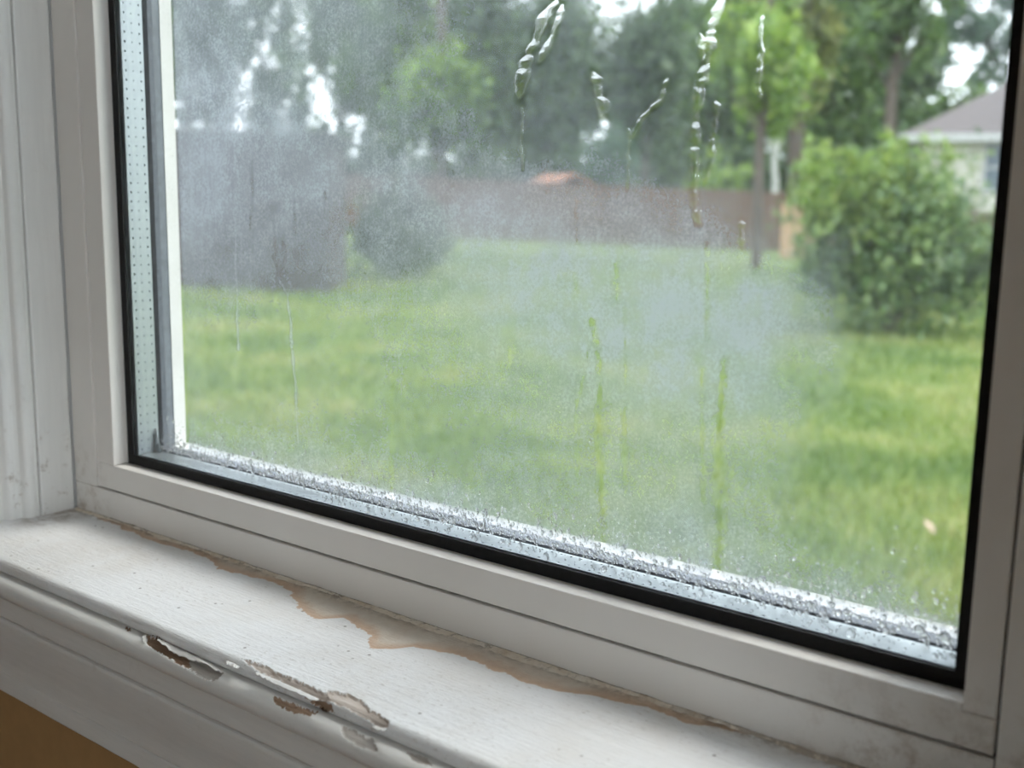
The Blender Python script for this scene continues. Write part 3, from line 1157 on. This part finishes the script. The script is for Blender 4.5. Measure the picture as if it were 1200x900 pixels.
# ------------------------------------------------------------------ reveal casing at the left, plain return at the right and head
prof = [(-0.7940, 0.4530), (-0.7940, 0.4476), (-0.7892, 0.4472), (-0.7890, 0.4212), (-0.7896, 0.4204), (-0.7935, 0.4200), (-0.7935, 0.4186), (-0.7890, 0.4182)]
prof += [(-0.7910 + 0.0028 * math.cos(a), 0.4128 - 0.0048 * math.sin(a)) for a in np.linspace(-0.9, 1.4, 9)]
prof += [(-0.7945, 0.4070), (-0.7952, 0.4050)]
prof += [(-0.7975 + 0.0030 * math.cos(a), 0.4010 - 0.0042 * math.sin(a)) for a in np.linspace(-0.6, 1.4, 8)]
prof += [(-0.8010, 0.3950), (-0.8030, 0.3880), (-0.8060, 0.3830), (-0.8060, 0.3450), (-0.8900, 0.3450), (-0.8900, 0.3648), (-0.8130, 0.3648), (-0.8130, 0.4530)]
o = sweep_z('trim_3', prof, SILL_Z - 0.0004, 1.01, CASING)
o.location.z = CZ
tag(o, 'grubby white moulded casing standing on the sill beside the window frame', 'trim', kind='structure')
prof_r = [(-(0.85) - x, y) for x, y in [(-0.7890, 0.4530), (-0.7890, 0.4000), (-0.7960, 0.3830), (-0.8020, 0.3450), (-0.8900, 0.3450), (-0.8900, 0.3648), (-0.8130, 0.3648), (-0.8130, 0.4530)]]
o = sweep_z('trim_4', prof_r, SILL_Z - 0.0004, 1.01, CASING)
o.location.z = CZ
tag(o, 'white casing at the hinge side of the window', 'trim', kind='structure')
tag(box('trim_5', -0.812, -0.036, 0.345, 0.50, CZ + 0.9415, CZ + 1.01, CASING), 'white head casing above the window', 'trim', kind='structure')


# ------------------------------------------------------------------ the garden
def gz(x, y):
    """camera-relative height of the lawn: level by the house, rising gently away to the left"""
    s = np.log1p(np.exp((-np.asarray(x, float) - 5.0) * 0.9)) / 0.9
    return -1.40 + 0.034 * s


def ground_at(px, depth):
    p = at(px, 242 + 0.0153 * (px - 600), depth)
    return np.array([p[0], p[1], float(gz(p[0], p[1]))])


def ground_hit(px, py):
    r = ray(px, py)
    t = 1.0 / r[1]
    for k in range(60):
        p = r * t
        t *= gz(p[0], p[1]) / p[2]
    return r * t


def mat_lawn():
    M = Mat('lawn_soil')
    n = M.noise(1.3, 6, 0.6)
    c = M.ramp(n, [(0.3, (0.065, 0.115, 0.023)), (0.52, (0.12, 0.17, 0.038)), (0.72, (0.22, 0.22, 0.085))])
    M.color(M.mix(M.math('MULTIPLY', M.noise(14, 5), 0.4), c, (0.06, 0.09, 0.025)))
    M.rough(0.9)
    M.bump(M.noise(30, 6), 0.6, 0.05)
    return M.m


def mat_leaf(name, cols_, trans=0.35, patch=None):
    M = Mat(name)
    M.n.remove(M.p)
    g = M.node('ShaderNodeNewGeometry')
    v = g.outputs['Random Per Island']
    if patch:
        tex = M.noise(patch, 4, 0.6)
        v = M.math('ADD', M.math('MULTIPLY', v, 0.45), M.math('MULTIPLY', M.step(tex, 0.32, 0.68), 0.55))
    col = M.ramp(v, [(i / (len(cols_) - 1), c) for i, c in enumerate(cols_)])
    d = M.node('ShaderNodeBsdfDiffuse')
    t = M.node('ShaderNodeBsdfTranslucent')
    gl = M.node('ShaderNodeBsdfGlossy')
    gl.inputs['Roughness'].default_value = 0.45
    M.link(col, d.inputs[0])
    M.link(col, t.inputs[0])
    mx = M.node('ShaderNodeMixShader')
    mx.inputs[0].default_value = trans
    M.link(d.outputs[0], mx.inputs[1])
    M.link(t.outputs[0], mx.inputs[2])
    mx2 = M.node('ShaderNodeMixShader')
    mx2.inputs[0].default_value = 0.05
    M.link(mx.outputs[0], mx2.inputs[1])
    M.link(gl.outputs[0], mx2.inputs[2])
    M.link(mx2.outputs[0], M.out.inputs['Surface'])
    return M.m


LAWN = mat_lawn()
GRASS = mat_leaf('grass_blade', [(0.070, 0.135, 0.024), (0.14, 0.22, 0.042), (0.24, 0.30, 0.070), (0.40, 0.38, 0.16)], 0.35, 0.75)
BARK = simple('bark', (0.085, 0.066, 0.055), 0.9, 0.4, 9, bump=0.6)
PALEBARK = simple('pale_bark', (0.50, 0.50, 0.47), 0.9, 0.25, 9)
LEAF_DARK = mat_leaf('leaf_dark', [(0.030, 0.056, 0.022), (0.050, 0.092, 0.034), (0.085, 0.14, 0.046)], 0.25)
LEAF_MID = mat_leaf('leaf_mid', [(0.042, 0.086, 0.026), (0.078, 0.145, 0.038), (0.14, 0.22, 0.055)], 0.35)
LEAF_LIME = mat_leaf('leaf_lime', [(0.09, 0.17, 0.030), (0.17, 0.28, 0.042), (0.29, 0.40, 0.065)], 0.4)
LEAF_YEL = mat_leaf('leaf_yellowish', [(0.08, 0.12, 0.028), (0.15, 0.19, 0.045), (0.24, 0.25, 0.070)], 0.4)
LEAF_BLUE = mat_leaf('leaf_bluish', [(0.040, 0.085, 0.050), (0.065, 0.13, 0.070), (0.10, 0.17, 0.09)], 0.3)
LEAF_BUSH = mat_leaf('leaf_bush', [(0.045, 0.095, 0.036), (0.10, 0.175, 0.052), (0.20, 0.28, 0.080)], 0.3)
LEAF_TIP = mat_leaf('leaf_tip', [(0.13, 0.22, 0.045), (0.20, 0.30, 0.060), (0.28, 0.34, 0.085)], 0.4)
LEAF_RED = mat_leaf('leaf_russet', [(0.09, 0.055, 0.042), (0.14, 0.085, 0.065), (0.12, 0.12, 0.05)], 0.25)
FENCE = mat_wood('weathered_fence', (0.075, 0.045, 0.035), (0.12, 0.072, 0.055), (0.165, 0.10, 0.078))
FENCE.node_tree.nodes['Mapping'].inputs['Scale'].default_value = (9, 9, 0.8)
TANWOOD = simple('new_timber', (0.40, 0.27, 0.17), 0.8, 0.15, 12)
SHED = mat_wood('dark_boards', (0.045, 0.038, 0.040), (0.065, 0.055, 0.057), (0.085, 0.072, 0.074))
SHED.node_tree.nodes['Mapping'].inputs['Scale'].default_value = (9, 9, 0.8)
ROOF = simple('grey_shingles', (0.10, 0.085, 0.085), 0.9, 0.25, 14)
TERRA = simple('terracotta', (0.27, 0.13, 0.085), 0.9, 0.3, 6)
HWALL = simple('house_render', (0.50, 0.48, 0.42), 0.85, 0.05, 3)
HTRIM = simple('house_trim', (0.42, 0.42, 0.42), 0.7, 0.04, 4)
HGLASS = simple('house_glass', (0.055, 0.085, 0.11), 0.12, 0.2, 1)

# ground sheet
gx = np.concatenate([np.linspace(-90, -22, 24)[:-1], np.linspace(-22, 12, 69), np.linspace(12, 60, 14)[1:]])
gy = np.concatenate([np.linspace(0.526, 14, 40), np.linspace(14, 90, 40)[1:]])
XX, YY = np.meshgrid(gx, gy)
ZZ = gz(XX, YY) + 0.03 * (fbm(XX / 2.5, YY / 2.5, 4) - .5)
V = np.stack([XX.ravel(), YY.ravel(), ZZ.ravel()], 1)
nx, nz = len(gx), len(gy)
ii = np.arange((nz - 1) * (nx - 1))
r0, c0 = ii // (nx - 1), ii % (nx - 1)
F = np.stack([r0 * nx + c0, r0 * nx + c0 + 1, (r0 + 1) * nx + c0 + 1, (r0 + 1) * nx + c0], 1)
lawn = link('lawn', mesh_np('lawn', V, F, smooth=True), LAWN, loc=(0, 0, CZ))
tag(lawn, 'green back garden lawn beyond the window', 'lawn', kind='structure')

# grass blades over the part of the lawn in view
n = 190000
u = rng.uniform(0, 1, n)
rr = 1.9 * (24.0 / 1.9) ** u
aa = np.radians(rng.uniform(-64, 2, n))
bx, by = rr * np.sin(aa), rr * np.cos(aa)
by = np.maximum(by, 0.9)
bz = gz(bx, by)
hgt = rng.uniform(0.035, 0.085, n) * (1 + rr * 0.012)
clump = fbm(bx * 2.2, by * 2.2, 6)
hgt *= 0.6 + 0.9 * clump
wid = (0.004 + 0.0011 * rr) * rng.uniform(0.7, 1.3, n)
th = rng.uniform(0, 2 * np.pi, n)
lean = rng.uniform(0.1, 0.9, n)
lx, ly = np.cos(th + 1.2) * lean * hgt, np.sin(th + 1.2) * lean * hgt
A = np.stack([bx - np.cos(th) * wid, by - np.sin(th) * wid, bz - 0.01], 1)
B = np.stack([bx + np.cos(th) * wid, by + np.sin(th) * wid, bz - 0.01], 1)
D = np.stack([bx + lx, by + ly, bz + hgt], 1)
V = np.stack([A, B, D], 1).reshape(-1, 3)
F = np.arange(n * 3).reshape(-1, 3)
g = link('grass', mesh_np('grass', V, F), GRASS, loc=(0, 0, CZ))
tag(g, 'short blades of lawn grass with straw coloured patches', 'grass', kind='stuff')

# fallen leaf
p = ground_hit(1088, 632)
bm = bmesh.new()
pts = [(0, -1.0), (0.35, -0.55), (0.55, 0.0), (0.38, 0.5), (0, 1.0), (-0.42, 0.45), (-0.55, -0.05), (-0.33, -0.6)]
c0_ = bm.verts.new((0, 0, 0.006))
vs = [bm.verts.new((x * 0.04, y * 0.045, 0.012 * (x * x * 2 + 0.2 * y))) for x, y in pts]
for i in range(8):
    bm.faces.new((c0_, vs[i], vs[(i + 1) % 8]))
fl = link('fallen_leaf', bm_mesh('fallen_leaf', bm), simple('dry_leaf', (0.33, 0.245, 0.175), 0.8, 0.15, 40), loc=(p[0], p[1], p[2] + CZ + 0.055))
fl.rotation_euler = (0.5, 0.1, 0.9)
tag(fl, 'pale dry leaf lying on the lawn', 'leaf')


# ------------------------------------------------------------------ plants
def leaf_cloud(P, size, up_bias=0.0):
    n = len(P)
    a = rng.normal(size=(n, 3))
    a /= np.linalg.norm(a, axis=1)[:, None]
    b = rng.normal(size=(n, 3))
    b[:, 2] += up_bias
    b -= (a * b).sum(1)[:, None] * a
    b /= np.linalg.norm(b, axis=1)[:, None]
    s = size * rng.uniform(0.6, 1.4, n)[:, None]
    V = np.stack([P - b * s * 0.6, P + a * s * 0.28, P + b * s * 0.6, P - a * s * 0.28], 1).reshape(-1, 3)
    return V, np.arange(n * 4).reshape(-1, 4)


def crown_points(n, blobs):
    w = np.array([b[3] * b[4] * b[5] for b in blobs]) ** 0.67
    k = rng.choice(len(blobs), n, p=w / w.sum())
    d = rng.normal(size=(n, 3))
    d /= np.linalg.norm(d, axis=1)[:, None]
    r = np.minimum(np.abs(rng.normal(size=n)) * 0.62 + rng.uniform(0, 0.45, n), 1.9)
    B = np.array(blobs)[k]
    return B[:, :3] + d * r[:, None] * B[:, 3:6]


def trunk_mesh(h, r0, r1, lean=0.0, limbs=(), seg=9, nz_=9):
    V, F = [], []

    def tube(pts, ra, rb):
        b0 = len(V)
        m_ = len(pts)
        for i, p_ in enumerate(pts):
            r = ra + (rb - ra) * i / (m_ - 1)
            for k in range(seg):
                a = 2 * math.pi * k / seg
                V.append((p_[0] + r * math.cos(a), p_[1] + r * math.sin(a), p_[2]))
        for i in range(m_ - 1):
            for k in range(seg):
                k2 = (k + 1) % seg
                F.append((b0 + i * seg + k, b0 + i * seg + k2, b0 + (i + 1) * seg + k2, b0 + (i + 1) * seg + k))
    tube([(lean * (i / nz_) ** 2 + 0.05 * math.sin(i * 1.7) * r0 * 4, 0.04 * math.cos(i * 1.3), -0.15 + (h + 0.15) * i / nz_) for i in range(nz_ + 1)], r0, r1)
    for (z, dx, dy, dz, r) in limbs:
        tube([(lean * (z / h) ** 2 + dx * t, dy * t, z + dz * t ** 0.8) for t in np.linspace(0, 1, 5)], r, r * 0.3)
    return mesh_np('trunk', V, F, smooth=True)


def tree(label, px, depth, y_top, y_bot, hw_px, leafmat, n=9000, size=0.26, trunk_r=0.14, trunk_top=None, blobs_n=14, bark=BARK,
         name='garden_tree', cat='tree', group=None, spread=1.0, second=None, gap=0.0, below=0.0):
    """a tree standing on the ground at that pixel column and depth; y_top / y_bot are the crown's limits in the photo"""
    g0 = ground_at(px, depth)
    hz = 242 + 0.0153 * (px - 600)
    zt = (hz - y_top) / FPX * depth - g0[2]
    zb = (hz - y_bot) / FPX * depth - g0[2] - below
    hw = hw_px / FPX * depth
    root = tag(empty(name, (g0[0], g0[1], g0[2] + CZ)), label, cat, group)
    h = trunk_top if trunk_top else zb + 0.72 * (zt - zb)
    limbs = []
    for k in range(6):
        a = random.uniform(0, 2 * math.pi)
        z = random.uniform(max(0.3 * h, zb * 0.9), h * 0.85) if zb > 0.4 else random.uniform(0.15, 0.6) * h
        limbs.append((z, math.cos(a) * hw * 0.7, math.sin(a) * hw * 0.7, (zt - zb) * 0.22, trunk_r * 0.4))
    link('trunk', trunk_mesh(h, trunk_r, trunk_r * 0.35, random.uniform(-0.2, 0.2), limbs), bark, root)
    bl = []
    cz_, hz_ = (zt + zb) / 2, (zt - zb) / 2
    for k in range(blobs_n):
        d = rng.normal(size=3)
        d /= np.linalg.norm(d)
        r = random.uniform(0.25, 0.75) * spread
        s = random.uniform(0.26, 0.46) * (1 - gap)
        bl.append((d[0] * r * hw, d[1] * r * hw, cz_ + d[2] * r * hz_ * 0.85, s * hw, s * hw, s * (hw + hz_) * 0.5))
    if gap == 0:
        bl.append((0, 0, cz_, hw * 0.6, hw * 0.6, hz_ * 0.75))
    P = crown_points(n, bl)
    P = P[P[:, 2] > 0.02]
    if second is None:
        V, F = leaf_cloud(P, size)
        tag(link('foliage', mesh_np('foliage', V, F), leafmat, root), kind='stuff')
    else:
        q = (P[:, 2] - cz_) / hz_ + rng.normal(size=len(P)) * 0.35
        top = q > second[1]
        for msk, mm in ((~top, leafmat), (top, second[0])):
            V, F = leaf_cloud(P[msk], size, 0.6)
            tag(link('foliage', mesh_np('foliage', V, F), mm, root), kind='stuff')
    return root


# far line of woodland trees behind the fence
GRP = 'woodland trees far behind the fence'
for i, (px, yt, yb, hw, nn, mt, gp, lb) in enumerate([
        (140, -170, 200, 85, 7200, LEAF_DARK, 0.05, 'dense woodland tree at the far end of the row behind the dark shed'),
        (225, -170, 200, 85, 6000, LEAF_DARK, 0.30, 'dark woodland tree rising right behind the dark shed'),
        (310, -130, 215, 90, 3000, LEAF_DARK, 0.60, 'woodland tree with sky gaps above the edge of the dark shed'),
        (400, -170, 215, 90, 3000, LEAF_MID, 0.60, 'mid green woodland tree above the low shrub beside the shed'),
        (450, -150, 215, 65, 3600, LEAF_DARK, 0.45, 'dark woodland tree filling in behind the low shrub beside the shed'),
        (485, -150, 200, 75, 7600, LEAF_DARK, 0.05, 'dark woodland tree behind the fresh green rounded tree'),
        (575, -90, 215, 80, 9000, LEAF_DARK, 0.0, 'dark woodland tree between the rounded tree and the dense evergreen'),
        (665, -60, 215, 80, 9000, LEAF_DARK, 0.0, 'dark woodland tree behind the very dark dense evergreen'),
        (770, -40, 215, 85, 9000, LEAF_DARK, 0.0, 'dark woodland tree behind the spreading evergreen'),
        (865, -90, 220, 85, 9000, LEAF_MID, 0.0, 'mid green woodland tree behind the white-barked sapling'),
        (955, -60, 230, 80, 8000, LEAF_MID, 0.05, 'woodland tree behind the thick dark trunk'),
        (1030, 10, 235, 75, 7000, LEAF_DARK, 0.05, 'dark woodland tree behind the slender pine'),
        (1110, 60, 240, 60, 4000, LEAF_MID, 0.1, 'woodland tree behind the grey roof of the house')]):
    tree(lb, px, 53 + (i % 3) * 9, yt, yb, hw, mt, nn, 0.50, 0.2, group=GRP, gap=gp, blobs_n=26 if gp < 0.2 else 46, name='woodland_tree', below=3.2)
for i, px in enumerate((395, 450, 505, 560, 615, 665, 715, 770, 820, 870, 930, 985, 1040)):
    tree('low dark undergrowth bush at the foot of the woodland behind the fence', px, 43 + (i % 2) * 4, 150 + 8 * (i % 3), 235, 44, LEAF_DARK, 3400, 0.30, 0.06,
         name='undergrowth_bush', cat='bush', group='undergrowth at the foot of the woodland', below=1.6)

# the nearer, individual trees
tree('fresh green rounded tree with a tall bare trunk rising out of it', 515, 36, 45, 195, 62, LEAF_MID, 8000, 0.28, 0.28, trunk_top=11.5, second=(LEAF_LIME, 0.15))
tree('very dark dense evergreen tree beside the fresh green rounded tree', 640, 37.6, -30, 215, 60, LEAF_DARK, 12000, 0.30, 0.2, name='evergreen_tree')
tree('dark spreading evergreen tree above the bluish shrub behind the fence', 755, 40.0, -10, 210, 48, LEAF_DARK, 11000, 0.30, 0.2, name='evergreen_tree')
tree('yellow-green leafy tree with its trunk on the lawn in front of the fence', 888, 22, -40, 190, 70, LEAF_LIME, 3800, 0.20, 0.12, trunk_top=8.0, gap=0.42, blobs_n=34, spread=1.1)
tree('tall tree with thick dark trunk and olive leaves just behind the fence', 930, 33, -100, 190, 66, LEAF_YEL, 6000, 0.26, 0.30, trunk_top=12.0, gap=0.22, blobs_n=16)
tree('slender pine with dark straight trunk and airy crown left of the house', 1037, 27, -130, 150, 78, LEAF_MID, 5600, 0.22, 0.17, trunk_top=13.0, gap=0.55, blobs_n=60, name='pine_tree', spread=1.2)
tree('light airy tree overhanging the grey roof of the house', 1140, 63, -110, 140, 85, LEAF_BLUE, 7000, 0.36, 0.15, gap=0.62, blobs_n=80, spread=1.2)
tree('thin white-barked sapling between the two dark trunks', 907, 35, 90, 170, 24, LEAF_MID, 500, 0.22, 0.16, trunk_top=3.6, bark=PALEBARK, gap=0.3, name='birch_sapling')
tree('rounded bluish green shrub showing over the fence', 712, 34.6, 140, 230, 40, LEAF_BLUE, 6000, 0.20, 0.08, name='shrub', cat='shrub', below=1.4)
tree('light green leafy shrub showing over the fence near the trunks', 835, 33, 175, 235, 45, LEAF_LIME, 3600, 0.19, 0.08, name='shrub', cat='shrub', below=1.4)
tree('small mid green shrub behind the fence next to the terracotta roof', 578, 34.0, 175, 230, 36, LEAF_DARK, 4000, 0.20, 0.08, name='shrub', cat='shrub', below=1.4)

# dark shrub and large laurel in front of the fence
tree('dark low shrub beside the dark shed on the lawn', 468, 17.0, 205, 318, 58, LEAF_DARK, 9000, 0.13, 0.05, name='shrub', cat='shrub', below=0.25)


def big_bush():
    g0 = ground_hit(1045, 392)
    d = float((g0 @ RM)[2])
    k = d / FPX
    root = tag(empty('leafy_bush', (g0[0], g0[1], g0[2] + CZ)), 'large leafy green bush with upright pale shoots on the lawn', 'bush')
    right = np.array([RM[0][0], RM[1][0], 0.0])
    right /= np.linalg.norm(right)
    back = np.array([right[1] * -1, right[0], 0.0])
    hb = [(-75, 70, 42), (-60, 120, 55), (-20, 60, 60), (10, 130, 65), (45, 60, 55), (55, 105, 52), (80, 70, 42), (92, 100, 34), (-30, 165, 42), (10, 165, 42), (50, 140, 34), (-85, 145, 30), (0, 90, 80)]
    bl = []
    for dx, dz, r in hb:
        c = right * dx * k + back * random.uniform(-0.25, 0.25)
        bl.append((c[0], c[1], dz * k, r * k, r * k, r * k * 0.95))
    P = crown_points(15000, bl)
    P = P[P[:, 2] > 0.03]
    V, F = leaf_cloud(P, 0.085)
    tag(link('foliage', mesh_np('foliage', V, F), LEAF_BUSH, root), kind='stuff')
    # upright pale shoots
    for i in range(44):
        dx = random.uniform(-118, 40)
        base = random.uniform(110, 150)
        top = base + random.uniform(45, 100) - abs(dx + 15) * 0.18
        c = right * dx * k + back * random.uniform(-0.4, 0.45)
        m_ = 60
        t = rng.uniform(0, 1, m_)
        rad = 0.11 * (1 - t * 0.75)
        an = rng.uniform(0, 6.28, m_)
        P = np.stack([c[0] + np.cos(an) * rad, c[1] + np.sin(an) * rad, (base + (top - base) * t) * k], 1)
        V, F = leaf_cloud(P, 0.10, 1.5)
        tag(link('leafy_shoot', mesh_np('leafy_shoot', V, F), LEAF_TIP, root), kind='stuff')
    for i in range(9):
        a = random.uniform(0, 6.28)
        V, F = [], []
        tip = right * random.uniform(-70, 70) * k + back * random.uniform(-0.3, 0.3) + np.array([0, 0, random.uniform(100, 150) * k])
        for j in range(5):
            t = j / 4
            for q in range(5):
                an = q * 2 * math.pi / 5
                V.append((tip[0] * t + 0.02 * math.cos(an) * (1 - 0.6 * t), tip[1] * t + 0.02 * math.sin(an) * (1 - 0.6 * t), tip[2] * t - 0.05))
        for j in range(4):
            for q in range(5):
                F.append((j * 5 + q, j * 5 + (q + 1) % 5, (j + 1) * 5 + (q + 1) % 5, (j + 1) * 5 + q))
        link('stem', mesh_np('stem', V, F, smooth=True), BARK, root)


big_bush()
tree('russet twiggy shrub at the side of the large leafy bush', 1150, 14.6, 225, 345, 30, LEAF_RED, 3600, 0.07, 0.03, name='shrub', cat='shrub', below=0.15, gap=0.1)


# ------------------------------------------------------------------ fence, shed, house
def picket_mesh(w_, h, t):
    bm = bmesh.new()
    box_bm(bm, -w_ / 2, w_ / 2, -t / 2, t / 2, 0, h)
    return bm_mesh('picket', bm, 0.004, 1)


def fence_run(label, A, B, h, mat, pw=0.145, group=None):
    A, B = np.array(A[:2]), np.array(B[:2])
    L = np.linalg.norm(B - A)
    ang = math.atan2(B[1] - A[1], B[0] - A[0])
    n_ = int(L / (pw + 0.012))
    root = tag(empty('board_fence', (A[0], A[1], CZ + float(gz(*A))), ang), label, 'fence', group)
    z0 = float(gz(*A))
    me = picket_mesh(pw, h, 0.02)
    me.materials.append(mat)
    for i in range(n_):
        s = (i + 0.5) * L / n_
        p = A + (B - A) * s / L
        link('picket', me, None, root, (s, random.uniform(-0.006, 0.006), float(gz(*p)) - z0 + random.uniform(-0.02, 0.02)))
    zB = float(gz(*B)) - z0
    for f in (0.22, 0.85):
        bm = bmesh.new()
        box_bm(bm, 0, L, 0.012, 0.055, h * f, h * f + 0.09)
        for v in bm.verts:
            v.co.z += zB * v.co.x / L
        link('rail', bm_mesh('rail', bm), mat, root)
    pm = None
    npost = max(2, int(L / 2.4) + 1)
    for i in range(npost):
        s = L * i / (npost - 1)
        p = A + (B - A) * s / L
        if pm is None:
            bm = bmesh.new()
            box_bm(bm, -0.05, 0.05, 0.02, 0.12, -0.2, h + 0.05)
            pm = bm_mesh('post', bm, 0.006, 1)
            pm.materials.append(mat)
        link('post', pm, None, root, (s, 0, float(gz(*p)) - z0))
    return root


fence_run('long weathered brown board fence along the end of the lawn', ground_at(380, 30.0), ground_at(918, 30.0), 1.62, FENCE)
fence_run('new tan board panel where the brown fence ends behind the bush', ground_at(918, 27.0), ground_at(1000, 26.0), 1.30, TANWOOD)
fence_run('brown board fence between the bush and the pale house', ground_at(1000, 30.0), ground_at(1200, 29.0), 1.30, FENCE)


def shed():
    A = ground_at(160, 14.2)
    B = ground_at(383, 14.2)
    L = float(np.linalg.norm(B[:2] - A[:2]))
    ang = math.atan2(B[1] - A[1], B[0] - A[0])
    root = tag(empty('garden_shed', (A[0], A[1], A[2] + CZ), ang), 'dark boarded garden shed on the lawn with a flat roof', 'shed')
    h = 1.98
    box('shed_body', 0.01, L - 0.01, 0.02, 1.6, -0.15, h, SHED, root)
    me = picket_mesh(0.142, h + 0.15, 0.025)
    me.materials.append(SHED)
    n_ = int(L / 0.155)
    for i in range(n_):
        link('board', me, None, root, ((i + 0.5) * L / n_, 0.005, -0.15))
    n2 = int(1.6 / 0.155)
    for i in range(n2):
        o = link('board', me, None, root, (L - 0.005, 0.02 + (i + 0.5) * 1.6 / n2, -0.15))
        o.rotation_euler = (0, 0, math.pi / 2)
    box('roof', -0.08, L + 0.08, -0.10, 1.7, h, h + 0.07, SHED, root)


shed()


def gable_roof():
    p = ground_at(655, 32.6)
    root = tag(empty('outbuilding', (p[0], p[1], p[2] + CZ), math.radians(70)), 'small outbuilding with terracotta roof peeping over the fence', 'outbuilding')
    h = 1.52
    box('wall', -0.9, 0.9, -0.7, 0.7, -0.2, h, HWALL, root)
    bm = bmesh.new()
    pr = [(-1.05, h - 0.05), (0, h + 0.38), (1.05, h - 0.05), (1.05, h - 0.13), (0, h + 0.30), (-1.05, h - 0.13)]
    a = [bm.verts.new((x, -0.85, z)) for x, z in pr]
    b = [bm.verts.new((x, 0.85, z)) for x, z in pr]
    for i in range(6):
        bm.faces.new((a[i], a[(i + 1) % 6], b[(i + 1) % 6], b[i]))
    bm.faces.new(a[::-1])
    bm.faces.new(b)
    bmesh.ops.recalc_face_normals(bm, faces=list(bm.faces))
    link('roof', bm_mesh('roof', bm), TERRA, root)


gable_roof()


def house():
    D = 32.0
    A = ground_at(1072, D)
    B = ground_at(1110, D)
    ang = math.atan2(B[1], B[0]) - math.pi / 2          # the gable side runs straight away from the garden
    root = tag(empty('house', (A[0], A[1], A[2] + CZ), ang), 'pale rendered house with grey hipped roof beyond the bush', 'house')
    k = D / FPX
    eave = (249 - 162) * k - A[2]
    L, W_ = 13.0, 9.0
    box('wall', 0, L, 0, W_, -0.3, eave, HWALL, root)
    ov = 0.55
    bm = bmesh.new()
    rz = eave + 2.05
    base = [bm.verts.new(p) for p in ((-ov, -ov, eave), (L + ov, -ov, eave), (L + ov, W_ + ov, eave), (-ov, W_ + ov, eave))]
    r1 = bm.verts.new((W_ * 0.42, W_ / 2, rz + 0.6))
    r2 = bm.verts.new((L - W_ * 0.42, W_ / 2, rz + 0.6))
    bm.faces.new((base[0], base[1], r2, r1))
    bm.faces.new((base[1], base[2], r2))
    bm.faces.new((base[2], base[3], r1, r2))
    bm.faces.new((base[3], base[0], r1))
    bm.faces.new(base[::-1])
    link('roof', bm_mesh('roof', bm), ROOF, root)
    bm = bmesh.new()
    box_bm(bm, -ov, L + ov, -ov - 0.03, -ov, eave - 0.20, eave + 0.03)
    box_bm(bm, -ov - 0.03, -ov, -ov, W_ + ov, eave - 0.20, eave + 0.03)
    link('fascia', bm_mesh('fascia', bm), HTRIM, root)
    for x0 in (1.83, 4.6, 7.4):
        z0, z1, x1 = eave - 1.55, eave - 0.28, x0 + 0.85
        wf = link('window', bpy.data.meshes.new('window'), None, root)
        bm = bmesh.new()
        for b_ in ((x0 - 0.09, x0, z0 - 0.09, z1 + 0.09), (x1, x1 + 0.09, z0 - 0.09, z1 + 0.09), (x0, x1, z1, z1 + 0.09), (x0, x1, z0 - 0.09, z0),
                   (x0, x1, (z0 + z1) / 2 - 0.03, (z0 + z1) / 2 + 0.03)):
            box_bm(bm, b_[0], b_[1], -0.06, 0.0, b_[2], b_[3])
        bm.to_mesh(wf.data)
        bm.free()
        wf.data.materials.append(HTRIM)
        zm = (z0 + z1) / 2
        box('pane', x0, x1, -0.03, -0.01, z0, zm - 0.03, HGLASS, wf)
        box('pane', x0, x1, -0.03, -0.01, zm + 0.03, z1, HGLASS, wf)


house()
